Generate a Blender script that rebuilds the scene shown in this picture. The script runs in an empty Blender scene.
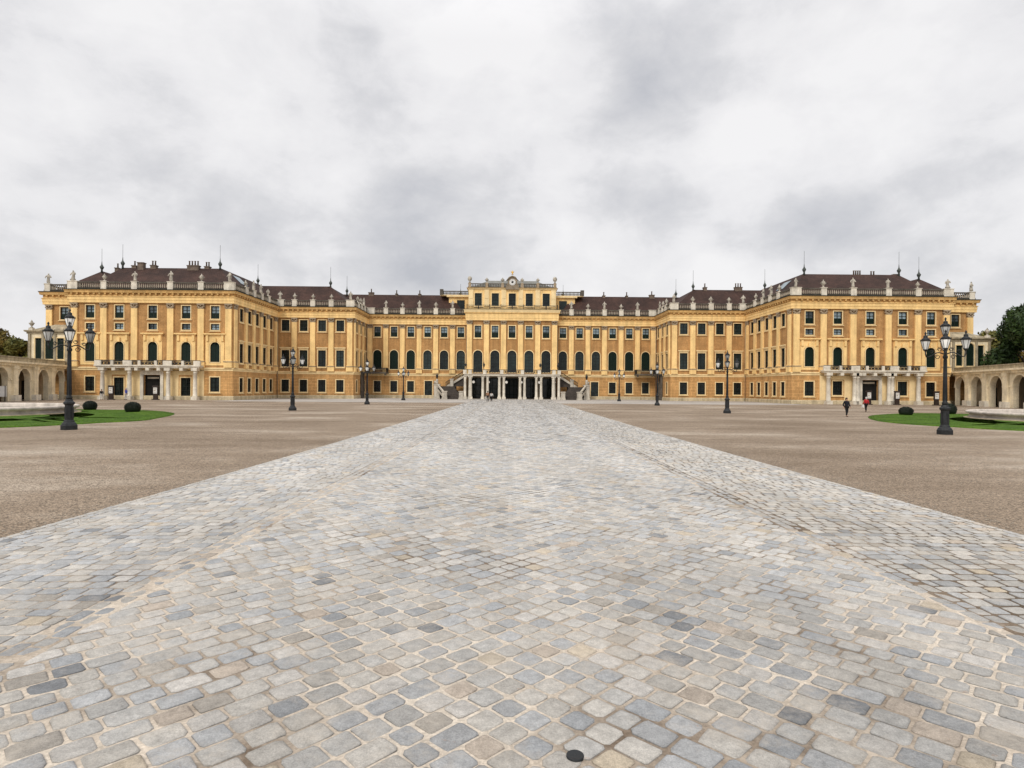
import bpy, bmesh, math, random
import numpy as np
from mathutils import Vector, Matrix
R = math.radians
random.seed(11); rng = np.random.default_rng(11)
sc = bpy.context.scene
COL = sc.collection

# ------------------------------------------------------------------ materials
def mat(name, col, rough=.8, var=.18, vscale=.6, streak=0., fine=.08, fscale=9., bump=0., bscale=30., metal=0., spec=.3, brick=None, dirt_shade=None):
    """world-position driven weathering: large blotches, vertical streaks, fine mottling"""
    m = bpy.data.materials.new(name); m.use_nodes = True
    nt = m.node_tree; N = nt.nodes; L = nt.links
    b = N['Principled BSDF']; b.inputs['Roughness'].default_value = rough; b.inputs['Metallic'].default_value = metal
    b.inputs['Specular IOR Level'].default_value = spec
    geo = N.new('ShaderNodeNewGeometry')
    def noise(sc_, detail=4, stretch=None):
        n = N.new('ShaderNodeTexNoise'); n.inputs['Scale'].default_value = sc_; n.inputs['Detail'].default_value = detail
        if stretch:
            mp = N.new('ShaderNodeMapping'); mp.inputs['Scale'].default_value = stretch
            L.new(geo.outputs['Position'], mp.inputs['Vector']); L.new(mp.outputs['Vector'], n.inputs['Vector'])
        else: L.new(geo.outputs['Position'], n.inputs['Vector'])
        return n.outputs['Fac']
    def factor(fac, amt):
        r = N.new('ShaderNodeMapRange'); r.inputs['From Min'].default_value = .3; r.inputs['From Max'].default_value = .7
        r.inputs['To Min'].default_value = 1-amt; r.inputs['To Max'].default_value = 1+amt*.7
        L.new(fac, r.inputs['Value']); return r.outputs['Result']
    def mul(c, f):
        x = N.new('ShaderNodeVectorMath'); x.operation = 'SCALE'
        L.new(c, x.inputs[0]); L.new(f, x.inputs['Scale']); return x.outputs['Vector']
    rgb = N.new('ShaderNodeRGB'); rgb.outputs[0].default_value = (*col, 1); c = rgb.outputs[0]
    bsrc = None
    if brick:   # (width, height, mortar, dark factor)
        sep = N.new('ShaderNodeSeparateXYZ'); L.new(geo.outputs['Position'], sep.inputs[0])
        ad = N.new('ShaderNodeMath'); ad.operation = 'ADD'; L.new(sep.outputs['X'], ad.inputs[0]); L.new(sep.outputs['Y'], ad.inputs[1])
        cb = N.new('ShaderNodeCombineXYZ'); L.new(ad.outputs[0], cb.inputs['X']); L.new(sep.outputs['Z'], cb.inputs['Y'])
        br = N.new('ShaderNodeTexBrick'); br.inputs['Scale'].default_value = 1
        br.inputs['Brick Width'].default_value = brick[0]; br.inputs['Row Height'].default_value = brick[1]; br.inputs['Mortar Size'].default_value = brick[2]
        d = brick[3]
        br.inputs['Color1'].default_value = (1, 1, 1, 1); br.inputs['Color2'].default_value = (.9, .88, .86, 1); br.inputs['Mortar'].default_value = (d, d, d, 1)
        L.new(cb.outputs[0], br.inputs['Vector'])
        x = N.new('ShaderNodeVectorMath'); x.operation = 'MULTIPLY'; L.new(c, x.inputs[0]); L.new(br.outputs['Color'], x.inputs[1]); c = x.outputs['Vector']
    if var: c = mul(c, factor(noise(vscale), var))
    if streak: c = mul(c, factor(noise(1., 5, (1.6, 1.6, .16)), streak))
    if fine: c = mul(c, factor(noise(fscale, 3), fine))
    if dirt_shade:    # darker low down: (z0, z1, factor)
        sep = N.new('ShaderNodeSeparateXYZ'); L.new(geo.outputs['Position'], sep.inputs[0])
        r = N.new('ShaderNodeMapRange'); r.inputs['From Min'].default_value = dirt_shade[0]; r.inputs['From Max'].default_value = dirt_shade[1]
        r.inputs['To Min'].default_value = dirt_shade[2]; r.inputs['To Max'].default_value = 1
        L.new(sep.outputs['Z'], r.inputs['Value']); c = mul(c, r.outputs['Result'])
    L.new(c, b.inputs['Base Color'])
    if bump:
        bp = N.new('ShaderNodeBump'); bp.inputs['Strength'].default_value = bump; bp.inputs['Distance'].default_value = .02
        L.new(noise(bscale, 4), bp.inputs['Height']); L.new(bp.outputs[0], b.inputs['Normal'])
    return m

M = {}
M['ochre']   = mat('ochre plaster', (.49, .275, .108), .9, .18, .5, .22, .18, 5, .25, 20, brick=(1.9, .5, .03, .88))
M['base']    = mat('rusticated ochre plaster', (.56, .32, .125), .9, .18, .5, .22, .16, 5, .25, 20, brick=(1.7, .62, .035, 1.30), dirt_shade=(0, 1.2, .82))
M['yellow']  = mat('yellow plaster', (.90, .625, .275), .88, .12, .7, .18, .07, 4, .15, 20)
M['cream']   = mat('cream plaster', (.86, .67, .37), .88, .10, .7, .10, .08, 6)
M['plinth']  = mat('pale plinth stone', (.55, .46, .30), .9, .22, .8, .2, .15, 5, .2, 12)
M['capital'] = mat('weathered capital stone', (.36, .28, .19), .9, .3, 1.4, .1, .25, 6, .3, 14)
M['stone']   = mat('pale limestone', (.72, .66, .55), .85, .2, 1.0, .18, .14, 7, .3, 16)
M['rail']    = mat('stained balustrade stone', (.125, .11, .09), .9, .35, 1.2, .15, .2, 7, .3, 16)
M['baluster']= mat('grey baluster stone', (.42, .36, .275), .9, .3, .9, .1, .2, 7, .3, 16)
M['statue']  = mat('carved statue stone', (.46, .42, .35), .85, .45, 2.2, .1, .2, 9, .3, 18)
M['cornice'] = mat('weathered ochre cornice', (.60, .375, .145), .9, .2, .6, .2, .15, 5)
M['crest']   = mat('dark weathered crest stone', (.27, .215, .15), .9, .35, 1.6, .15, .25, 7, .3, 14)
M['stairstone']= mat('grey weathered stair stone', (.50, .455, .38), .88, .25, 1., .2, .2, 7, .3, 14)
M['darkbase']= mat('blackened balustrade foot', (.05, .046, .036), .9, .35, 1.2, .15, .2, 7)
M['lead']    = mat('lead gutter', (.045, .045, .035), .7, .3, 1)
M['roof']    = mat('brown roof tiles', (.060, .030, .022), .85, .42, .3, .25, .5, 8, .4, 16, brick=(.4, .22, .03, .72))
M['roofgrey']= mat('grey metal roof', (.20, .20, .18), .6, .2, .6)
M['chimney'] = mat('sooty chimney plaster', (.17, .13, .10), .9, .35, 1.5)
M['green']   = mat('dark green shutter paint', (.004, .015, .009), .6, .2, 2, 0, .2, 10, spec=.15)
M['sash']    = mat('dark sash paint', (.020, .026, .024), .5, .2, 2)
M['void']    = mat('dark interior', (.010, .009, .008), .9, .2, 1)
M['iron']    = mat('dark cast iron', (.028, .030, .032), .5, .25, 3, 0, .2, 14, .15, 40, metal=.3)
M['ironwork']= mat('black wrought iron', (.018, .018, .018), .5, .2, 3)
M['bronze']  = mat('verdigris finial', (.07, .08, .07), .6, .3, 3)
M['gold']    = mat('gilded metal', (.75, .45, .10), .35, .2, 4, metal=.8)
M['step']    = mat('worn dark steps', (.075, .062, .052), .8, .3, 2, 0, .2, 9)
M['arcade']  = mat('beige arcade plaster', (.86, .745, .53), .9, .2, .7, .2, .12, 6, .25, 16, dirt_shade=(0, 1.5, .88))
M['parapet'] = mat('weathered grey parapet', (.40, .34, .235), .92, .35, .7, .3, .2, 5, .3, 14)
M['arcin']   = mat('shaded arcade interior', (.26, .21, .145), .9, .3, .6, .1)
M['white']   = mat('white board paint', (.72, .71, .68), .6, .08, 3)
M['brown']   = mat('dark brown board', (.035, .022, .016), .6, .2, 3)
M['bark']    = mat('tree bark', (.05, .038, .028), .95, .3, 2, .2)
M['skin']    = mat('skin', (.45, .26, .18), .6, .1, 5)
M['navy']    = mat('navy cloth', (.012, .014, .022), .9, .2, 6)
M['black']   = mat('black cloth', (.010, .010, .011), .9, .2, 6)
M['red']     = mat('red cloth', (.42, .02, .025), .85, .2, 6)
M['blue']    = mat('blue cloth', (.05, .07, .32), .85, .2, 6)
M['tan']     = mat('tan cloth', (.25, .13, .07), .85, .2, 6)
M['grey']    = mat('pale grey cloth', (.52, .50, .47), .85, .2, 6)
M['denim']   = mat('denim cloth', (.035, .045, .07), .9, .2, 6)
M['hair']    = mat('dark hair', (.025, .016, .010), .8, .2, 8)
M['hairpale']= mat('grey hair', (.50, .48, .45), .8, .2, 8)
M['leather'] = mat('dark leather', (.02, .014, .01), .5, .2, 6)

def glass_mat(name, col, rough=.08, spec=.6, vary=1.):
    """old glass: uneven surface, and every window a little different behind the pane"""
    m = bpy.data.materials.new(name); m.use_nodes = True; N = m.node_tree.nodes; L = m.node_tree.links
    b = N['Principled BSDF']; b.inputs['Roughness'].default_value = rough; b.inputs['Specular IOR Level'].default_value = spec
    geo = N.new('ShaderNodeNewGeometry'); oi = N.new('ShaderNodeObjectInfo')
    n = N.new('ShaderNodeTexNoise'); n.inputs['Scale'].default_value = .9; L.new(geo.outputs['Position'], n.inputs['Vector'])
    ad = N.new('ShaderNodeMath'); ad.operation = 'MULTIPLY_ADD'; L.new(oi.outputs['Random'], ad.inputs[0]); ad.inputs[1].default_value = .5*vary; 
    ml = N.new('ShaderNodeMath'); ml.operation = 'MULTIPLY_ADD'; L.new(n.outputs['Fac'], ml.inputs[0]); ml.inputs[1].default_value = .8; ml.inputs[2].default_value = -.15
    L.new(ml.outputs[0], ad.inputs[2])
    r = N.new('ShaderNodeValToRGB'); r.color_ramp.elements[0].position = .2; r.color_ramp.elements[1].position = .85
    r.color_ramp.elements[0].color = (*[c*.45 for c in col], 1); r.color_ramp.elements[1].color = (*[c*3.4 for c in col], 1)
    L.new(ad.outputs[0], r.inputs['Fac']); L.new(r.outputs['Color'], b.inputs['Base Color'])
    n2 = N.new('ShaderNodeTexNoise'); n2.inputs['Scale'].default_value = 1.1; L.new(geo.outputs['Position'], n2.inputs['Vector'])
    bp = N.new('ShaderNodeBump'); bp.inputs['Strength'].default_value = .35; bp.inputs['Distance'].default_value = .08
    L.new(n2.outputs['Fac'], bp.inputs['Height']); L.new(bp.outputs[0], b.inputs['Normal'])
    return m
M['glass'] = glass_mat('old window glass', (.009, .014, .013), .12, .30)
M['glass_sheen'] = glass_mat('painted-sheen window glass', (.10, .13, .145), .15, .35)  # pale base colour paints the grey sky reflection into the panes
M['lantern'] = glass_mat('milky lantern glass', (.40, .41, .40), .2, .5)
mg = bpy.data.materials.new('lit opal globe'); mg.use_nodes = True
mg.node_tree.nodes['Principled BSDF'].inputs['Base Color'].default_value = (.8, .78, .72, 1)
mg.node_tree.nodes['Principled BSDF'].inputs['Emission Color'].default_value = (1, .92, .8, 1)
mg.node_tree.nodes['Principled BSDF'].inputs['Emission Strength'].default_value = .5
M['globe'] = mg

# ------------------------------------------------------------------ mesh builder
class MB:
    def __init__(s, mir=False): s.v = []; s.f = []; s.sm = []; s.mir = mir
    def add(s, vs, fs, smooth=False):
        o = len(s.v); s.v += [tuple(v) for v in vs]; s.f += [tuple(i+o for i in f) for f in fs]; s.sm += [smooth]*len(fs)
    def hexa(s, p):     # 8 points: bottom 4, top 4
        s.add(p, [(3,2,1,0),(4,5,6,7),(0,1,5,4),(1,2,6,5),(2,3,7,6),(3,0,4,7)])
    def box(s, x0, x1, y0, y1, z0, z1):
        s.hexa([(x0,y0,z0),(x1,y0,z0),(x1,y1,z0),(x0,y1,z0),(x0,y0,z1),(x1,y0,z1),(x1,y1,z1),(x0,y1,z1)])
    def frustum(s, cx, cy, z0, z1, w0, d0, w1, d1):
        s.hexa([(cx-w0,cy-d0,z0),(cx+w0,cy-d0,z0),(cx+w0,cy+d0,z0),(cx-w0,cy+d0,z0),(cx-w1,cy-d1,z1),(cx+w1,cy-d1,z1),(cx+w1,cy+d1,z1),(cx-w1,cy+d1,z1)])
    def fbox(s, F, t0, t1, n0, n1, z0, z1):
        s.hexa([F(t0,n0,z0),F(t1,n0,z0),F(t1,n1,z0),F(t0,n1,z0),F(t0,n0,z1),F(t1,n0,z1),F(t1,n1,z1),F(t0,n1,z1)])
    def lathe(s, cx, cy, prof, n=10, smooth=True, rot=0., cap=True):
        vs = []; fs = []
        for r, z in prof:
            for i in range(n):
                a = 2*math.pi*i/n+rot; vs.append((cx+r*math.cos(a), cy+r*math.sin(a), z))
        for k in range(len(prof)-1):
            for i in range(n):
                j = (i+1) % n; fs.append((k*n+i, k*n+j, (k+1)*n+j, (k+1)*n+i))
        if cap:
            fs.append(tuple(range(n-1,-1,-1))); fs.append(tuple((len(prof)-1)*n+i for i in range(n)))
        s.add(vs, fs, smooth)
    def tube(s, pts, rad, n=6, smooth=True):
        pts = [Vector(p) for p in pts]; rad = rad if hasattr(rad, '__len__') else [rad]*len(pts)
        vs = []; fs = []
        for k, p in enumerate(pts):
            d = (pts[min(k+1,len(pts)-1)]-pts[max(k-1,0)]).normalized()
            a = d.orthogonal().normalized() if abs(d.z) < .99 else Vector((1,0,0)); b = d.cross(a).normalized(); a = b.cross(d)
            for i in range(n):
                t = 2*math.pi*i/n; vs.append(p+(a*math.cos(t)+b*math.sin(t))*rad[k])
        for k in range(len(pts)-1):
            for i in range(n):
                j = (i+1)%n; fs.append((k*n+i,k*n+j,(k+1)*n+j,(k+1)*n+i))
        fs.append(tuple(range(n-1,-1,-1))); fs.append(tuple((len(pts)-1)*n+i for i in range(n)))
        s.add(vs, fs, smooth)
    def sphere(s, c, r, n=10, m=7, sq=(1,1,1)):
        vs=[]; fs=[]
        for k in range(m+1):
            ph = math.pi*k/m
            for i in range(n):
                a=2*math.pi*i/n; vs.append((c[0]+r*sq[0]*math.sin(ph)*math.cos(a), c[1]+r*sq[1]*math.sin(ph)*math.sin(a), c[2]-r*sq[2]*math.cos(ph)))
        for k in range(m):
            for i in range(n):
                j=(i+1)%n; fs.append((k*n+i,k*n+j,(k+1)*n+j,(k+1)*n+i))
        s.add(vs, fs, True)
    def extrude(s, path, prof, closed=False):
        """profile (offset to the right of travel, z) swept along a 2-D path with mitred corners"""
        n = len(path); rows = []
        for i in range(n):
            def nrm(a, b):
                d = Vector((b[0]-a[0], b[1]-a[1])).normalized(); return Vector((d.y, -d.x))
            ns = []
            if i > 0 or closed: ns.append(nrm(path[i-1], path[i]))
            if i < n-1 or closed: ns.append(nrm(path[i], path[(i+1)%n]))
            q = ns[0] if len(ns) == 1 else (ns[0]+ns[1])/(1+ns[0].dot(ns[1]))
            rows.append([(path[i][0]+q.x*o, path[i][1]+q.y*o, z) for o, z in prof])
        k = len(prof); vs = [p for r in rows for p in r]; fs = []
        for i in range(n if closed else n-1):
            for j in range(k-1):
                a = i*k+j; b = ((i+1)%n)*k+j; fs.append((a, b, b+1, a+1))
        if not closed:
            fs.append(tuple(range(k-1,-1,-1))); fs.append(tuple((n-1)*k+j for j in range(k)))
        s.add(vs, fs)
    def mesh(s, name, m):
        me = bpy.data.meshes.new(name)
        vs = [(-v[0], v[1], v[2]) for v in s.v] if s.mir else s.v
        fs = [f[::-1] for f in s.f] if s.mir else s.f
        me.from_pydata(vs, [], fs); me.polygons.foreach_set('use_smooth', s.sm); me.materials.append(m); me.update(); return me
    def build(s, name, m, parent=None, loc=None, rot=0.):
        return put(name, s.mesh(name, m), parent, loc, rot)

def wpos(o):
    p = Vector((0,0,0))
    while o: p = p+o.location; o = o.parent
    return p
def put(name, me, parent=None, loc=None, rot=0.):
    """link a mesh as an object; loc is in world axes; parents on this path are unrotated unless loc=None is asked (then local origin)"""
    o = bpy.data.objects.new(name, me); COL.objects.link(o)
    if parent: o.parent = parent
    if loc is None: o.location = -wpos(parent) if parent else (0,0,0)
    elif loc == 'local': o.location = (0,0,0)
    else: o.location = Vector(loc)-(wpos(parent) if parent else Vector((0,0,0)))
    o.rotation_euler = (0,0,rot); return o
def thing(name, label, cat, loc=(0,0,0), rot=0., group=None):
    o = bpy.data.objects.new(name, None); COL.objects.link(o); o.location = loc; o.rotation_euler = (0,0,rot); o.empty_display_size = .3
    tag(o, label, cat, group); return o
def tag(o, label, cat, group=None):
    o['label'] = label; o['category'] = cat
    if group: o['group'] = group
    return o
def dup(o, loc, rot=0., label=None):
    def cp(x, par):
        c = x.copy(); COL.objects.link(c); c.parent = par
        for ch in x.children: cp(ch, c)
        return c
    c = cp(o, None); c.location = loc; c.rotation_euler = (0,0,rot)
    if label: c['label'] = label
    return c

# ------------------------------------------------------------------ ground
def gz(y):
    y = np.asarray(y, float); t = np.clip(1-y/50., 0, 1.3); return .27*t*t
def gzf(y): return float(gz(y))
def sheet(name, poly_rows, m, lift):
    """rows: list of (y, [x...]) -> grid mesh following the ground"""
    vs=[]; fs=[]; k=len(poly_rows[0][1])
    for y, xs in poly_rows:
        for x in xs: vs.append((x, y, gzf(y)+lift))
    for i in range(len(poly_rows)-1):
        for j in range(k-1): fs.append((i*k+j,i*k+j+1,(i+1)*k+j+1,(i+1)*k+j))
    b=MB(); b.add(vs,fs,True); o=b.build(name,m); o['kind']='structure'; return o

def ground_mat(name, c_dark, c_mid, c_light, grain=70., patch=.16, stretch=(1,1,1), dots=.35, bump=.5):
    m = bpy.data.materials.new(name); m.use_nodes=True; N=m.node_tree.nodes; L=m.node_tree.links
    b=N['Principled BSDF']; b.inputs['Roughness'].default_value=.95; b.inputs['Specular IOR Level'].default_value=.15
    geo=N.new('ShaderNodeNewGeometry')
    mp=N.new('ShaderNodeMapping'); mp.inputs['Scale'].default_value=stretch; L.new(geo.outputs['Position'],mp.inputs['Vector'])
    big=N.new('ShaderNodeTexNoise'); big.inputs['Scale'].default_value=patch; big.inputs['Detail'].default_value=6; big.inputs['Roughness'].default_value=.62; L.new(mp.outputs[0],big.inputs['Vector'])
    r=N.new('ShaderNodeValToRGB'); e=r.color_ramp.elements; e[0].position=.36; e[0].color=(*c_dark,1); e[1].position=.66; e[1].color=(*c_light,1)
    x=r.color_ramp.elements.new(.52); x.color=(*c_mid,1)
    L.new(big.outputs['Fac'],r.inputs['Fac'])
    g=N.new('ShaderNodeTexVoronoi'); g.inputs['Scale'].default_value=grain; L.new(geo.outputs['Position'],g.inputs['Vector'])
    sep=N.new('ShaderNodeSeparateColor'); L.new(g.outputs['Color'],sep.inputs[0])
    mr=N.new('ShaderNodeMapRange'); mr.inputs['To Min'].default_value=1-dots; mr.inputs['To Max'].default_value=1+dots; L.new(sep.outputs[0],mr.inputs['Value'])
    g2=N.new('ShaderNodeTexNoise'); g2.inputs['Scale'].default_value=6.; g2.inputs['Detail'].default_value=6; g2.inputs['Roughness'].default_value=.7; L.new(geo.outputs['Position'],g2.inputs['Vector'])
    mr2=N.new('ShaderNodeMapRange'); mr2.inputs['From Min'].default_value=.3; mr2.inputs['From Max'].default_value=.7; mr2.inputs['To Min'].default_value=.80; mr2.inputs['To Max'].default_value=1.18; L.new(g2.outputs['Fac'],mr2.inputs['Value'])
    v=N.new('ShaderNodeVectorMath'); v.operation='SCALE'; L.new(r.outputs['Color'],v.inputs[0]); L.new(mr.outputs[0],v.inputs['Scale'])
    v2=N.new('ShaderNodeVectorMath'); v2.operation='SCALE'; L.new(v.outputs[0],v2.inputs[0]); L.new(mr2.outputs[0],v2.inputs['Scale'])
    L.new(v2.outputs[0],b.inputs['Base Color'])
    bp=N.new('ShaderNodeBump'); bp.inputs['Strength'].default_value=bump; bp.inputs['Distance'].default_value=.01; L.new(g.outputs['Distance'],bp.inputs['Height']); L.new(bp.outputs[0],b.inputs['Normal'])
    return m
M['gravel'] = ground_mat('raked gravel', (.205,.155,.110), (.275,.215,.158), (.40,.335,.265), 42., .16, (.55,1.1,1), .6, 1.)
M['paving'] = ground_mat('pale forecourt paving', (.30,.27,.24), (.40,.37,.335), (.50,.47,.43), 3., .2, (.4,1,1), .12, .1)
M['grass']  = ground_mat('mown grass', (.038,.084,.005), (.058,.118,.008), (.084,.15,.014), 14., .5, (1,1,1), .45, 1.)
M['sand']   = ground_mat('joint sand', (.17,.13,.095), (.50,.43,.35), (.58,.515,.43), 60., .6, (1,1,1), .16, .3)
M['sanddark']=ground_mat('dark joint soil', (.10,.075,.05), (.19,.145,.105), (.50,.44,.37), 60., .6, (1,1,1), .2, .3)

ys = [-80,-40,-20,-10]+list(range(-5,52,3))+[60,80,100,130,170,250,500,1000,2500]
xs = [-2500,-800,-300,-150,-60,-30,-15,0,15,30,60,150,300,800,2500]
sheet('gravel_court', [(y,xs) for y in ys], M['gravel'], 0.)['label'] = 'brown raked gravel of the palace forecourt'
def rc(y): return -1.25+.0096*y         # centre line of the paved road
HW, GW = 7.62, 4.12
ry = list(range(-8,52,2))+list(range(55,131,8))
def flare(y): return 0. if y < 100 else 1.2*((y-100)/28.)**2
o = sheet('road_bed', [(y,[rc(y)-HW-flare(y), rc(y)-GW-.1, rc(y), rc(y)+GW+.1]) for y in ry], M['sand'], .012)
sheet('road_edge_bed', [(y,[rc(y)+GW+.1, rc(y)+GW+2, rc(y)+HW+flare(y)]) for y in ry], M['sanddark'], .012)
b = MB(); b.add([(-48.6,97,.006),(48.6,97,.006),(48.6,124.9,.006),(33,124.9,.006),(33,136.6,.006),(-33,136.6,.006),(-33,124.9,.006),(-48.6,124.9,.006)],[tuple(range(8))])
b.build('forecourt_paving', M['paving'])['kind']='structure'

# --- cobbles: one mesh, every stone its own rounded polygon with its own colour
def clip(poly, a, bb, c):       # keep a*x+b*y<=c
    out=[]
    for i in range(len(poly)):
        p,q=poly[i],poly[(i+1)%len(poly)]; dp=a*p[0]+bb*p[1]-c; dq=a*q[0]+bb*q[1]-c
        if dp<=0: out.append(p)
        if dp*dq<0:
            t=dp/(dp-dq); out.append((p[0]+(q[0]-p[0])*t,p[1]+(q[1]-p[1])*t))
    return out
PAL = [((.41,.398,.375),.29),((.445,.42,.38),.22),((.375,.378,.378),.19),((.315,.324,.332),.085),((.48,.455,.42),.11),((.43,.365,.30),.022),((.46,.39,.295),.014),((.20,.207,.215),.02),((.345,.315,.275),.035)]
PC = np.array([p[0] for p in PAL]); PW = np.array([p[1] for p in PAL]); PW /= PW.sum()
stones=[]   # (outer polygon (n,2), zone)
def rounded(corners, jit, gap):
    """shrink by the joint, cut the corners, jitter"""
    cx=sum(p[0] for p in corners)/len(corners); cy=sum(p[1] for p in corners)/len(corners)
    out=[]
    n=len(corners)
    for i in range(n):
        p=corners[i]; a=corners[i-1]; c=corners[(i+1)%n]
        la=math.hypot(a[0]-p[0],a[1]-p[1])+1e-6; lc=math.hypot(c[0]-p[0],c[1]-p[1])+1e-6
        ra=min(.4,random.uniform(.012,.040)/la); r2=min(.4,random.uniform(.012,.040)/lc)
        for q,f in ((a,ra),(c,r2)):
            x=p[0]+(q[0]-p[0])*f; y=p[1]+(q[1]-p[1])*f
            d=math.hypot(x-cx,y-cy)+1e-6; k=max(.3,(d-gap)/d)
            out.append((cx+(x-cx)*k+random.uniform(-jit,jit), cy+(y-cy)*k+random.uniform(-jit,jit)))
    return out
PIT=.212; S2=math.sqrt(.5)
YN,YF=-1.5,129.
# centre: diagonal courses that fan out from the middle line; a plain square lattice along the middle, running bond to each side
def centre():
    for side in (1,-1):                      # right half: rows along (1,-1); left half: mirror image
        nk=int(((YF+3)/PIT)/S2)+40
        for k in range(-40,nk):
            # row k starts on the centre line at y0 and runs outwards and towards the viewer
            y0=(k*PIT)/S2; 
            if y0<YN-1 or y0>YF+GW+2: continue
            vc=(k+.5)*PIT
            # local frame: x'=(u+v)/sqrt2 (away from the middle), y=(v-u)/sqrt2
            n=0; wob=random.uniform(-.006,.006)
            u=(-k-1)*PIT      # first cell sits on the middle line
            while True:
                w=PIT if n<3 else random.choice((.19,.21,.225,.235,.25,.26,.275,.30))
                h=PIT/2; vm=vc+(wob if n>1 else 0)
                um=u+w/2; xx=(um+vm)*S2; y=(vm-um)*S2
                if xx>GW+.2 or y<YN-1.5: break
                if YN<y<YF and (n>0 or side>0):
                    cs=[((a+bv)*S2,(bv-a)*S2) for a,bv in ((u,vm-h),(u,vm+h),(u+w,vm+h),(u+w,vm-h))]
                    if len(cs)>2 and xx>GW-.3: cs=clip(cs,1,0,GW-.03)
                    if len(cs)>2:
                        ar=abs(sum(cs[q-1][0]*cs[q][1]-cs[q][0]*cs[q-1][1] for q in range(len(cs))))/2
                        if ar>.010:
                            stones.append(([(rc(b_)+side*a+random.uniform(-.003,.003),b_) for a,b_ in cs],0,y))
                u+=w; n+=1
centre()
def bands():
    # transverse courses in the two outer bands, gutter rows, kerb row
    for sgn in (-1,1):
        y=YN; row=0
        while y<YF:
            dy=random.choice((.19,.205,.22,.23)); fl=flare(y)
            ed=HW+fl-.14
            x=GW+.30-random.uniform(0,.12)*(row%2); first=True
            while x<ed-.06:
                w=random.choice((.2,.22,.24,.26,.29))
                x1=min(x+w,ed)
                if ed-x1<.1: x1=ed
                k=random.uniform(-.006,.006)
                cs=[(rc(y)+sgn*a,bb) for a,bb in ((max(x,GW+.30),y+k),(x1,y+k),(x1,y+dy+k),(max(x,GW+.30),y+dy+k))]
                stones.append((cs,1 if sgn<0 else 2,y)); x=x1
            row+=1; y+=dy
        for off,wd,z in ((GW+.005,.15,3),(GW+.155,.145,3),(None,.14,4)):
            y=YN
            while y<YF:
                l=random.uniform(.18,.30); f=flare(y)
                o=(HW+f-.14) if off is None else off
                cs=[(rc(y)+sgn*a,bb) for a,bb in ((o,y),(o+wd,y),(o+wd,y+l),(o,y+l))]
                stones.append((cs,z,y)); y+=l
bands()
def cobbles():
    V=[];F=[];C=[];n=0
    # slowly varying tone so patches of dark and pale stones appear
    ph=rng.uniform(0,6.28,8); fr=rng.uniform(.25,1.1,(8,2))
    for cs,zone,y in stones:
        near=y<26
        gap={0:.0105,1:.0075,2:.0125,3:.005,4:.004}[zone]*random.uniform(.75,1.5)
        p=rounded(cs,.0045 if near else .002,gap); m=len(p)
        cx=sum(q[0] for q in p)/m; cy=sum(q[1] for q in p)/m
        z=gzf(cy)+.012
        t=sum(math.sin(ph[i]+fr[i,0]*cx*1.3+fr[i,1]*cy*.8) for i in range(8))/8
        xr=cx-rc(cy); wear=1+.05*math.sin(1.9*xr+1.1)+.04*math.sin(4.3*xr+.05*cy)
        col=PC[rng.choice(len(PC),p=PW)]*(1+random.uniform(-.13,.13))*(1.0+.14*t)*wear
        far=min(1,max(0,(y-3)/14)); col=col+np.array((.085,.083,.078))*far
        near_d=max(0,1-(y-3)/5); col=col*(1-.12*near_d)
        if zone==3: col=col*.86
        if zone==2: col=col*.98+np.array((.02,.012,0))
        if zone==4: col=col*.7+np.array((.15,.14,.125))
        tx=random.uniform(-.03,.03); ty=random.uniform(-.03,.03); top=random.uniform(.004,.010)
        sunk = -.005 if zone==3 else 0
        def zz(q,dz): return z+dz+sunk+tx*(q[0]-cx)*1.+ty*(q[1]-cy)*1.
        if near:
            for q in p: V.append((q[0],q[1],z-.012))
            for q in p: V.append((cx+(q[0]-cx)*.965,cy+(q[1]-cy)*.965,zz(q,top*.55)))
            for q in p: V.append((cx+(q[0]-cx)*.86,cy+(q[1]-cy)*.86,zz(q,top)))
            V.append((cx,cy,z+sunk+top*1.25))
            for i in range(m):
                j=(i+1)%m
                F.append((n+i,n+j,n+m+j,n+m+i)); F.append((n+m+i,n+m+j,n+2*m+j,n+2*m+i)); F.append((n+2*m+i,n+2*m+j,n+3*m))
                C+= [tuple(col*.55),tuple(col*.93),tuple(col)]  # side skirt darkened: shadow under the stone edges put into the colour
            n+=3*m+1
        else:
            for q in p: V.append((q[0],q[1],zz(q,.008)))
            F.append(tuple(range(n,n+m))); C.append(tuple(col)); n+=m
    me=bpy.data.meshes.new('cobbled_road')
    V=np.array(V,np.float32); L=np.array([len(f) for f in F],np.int32); S=np.concatenate(([0],np.cumsum(L)[:-1])).astype(np.int32)
    I=np.fromiter((i for f in F for i in f),np.int32)
    me.vertices.add(len(V)); me.vertices.foreach_set('co',V.ravel()); me.loops.add(len(I)); me.loops.foreach_set('vertex_index',I)
    me.polygons.add(len(L)); me.polygons.foreach_set('loop_start',S); me.polygons.foreach_set('loop_total',L)
    me.update(); me.validate()
    at=me.attributes.new('stone_col','FLOAT_COLOR','FACE'); c4=np.ones((len(C),4),np.float32); c4[:,:3]=np.array(C); at.data.foreach_set('color',c4.ravel())
    me.polygons.foreach_set('use_smooth',np.ones(len(L),bool))
    m=bpy.data.materials.new('worn granite setts'); m.use_nodes=True; N=m.node_tree.nodes; K=m.node_tree.links
    bs=N['Principled BSDF']; bs.inputs['Roughness'].default_value=.72; bs.inputs['Specular IOR Level'].default_value=.3
    a=N.new('ShaderNodeAttribute'); a.attribute_name='stone_col'
    geo=N.new('ShaderNodeNewGeometry')
    def nz(s,d=6,ro=.65):
        q=N.new('ShaderNodeTexNoise'); q.inputs['Scale'].default_value=s; q.inputs['Detail'].default_value=d; q.inputs['Roughness'].default_value=ro; K.new(geo.outputs['Position'],q.inputs['Vector']); return q.outputs['Fac']
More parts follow.
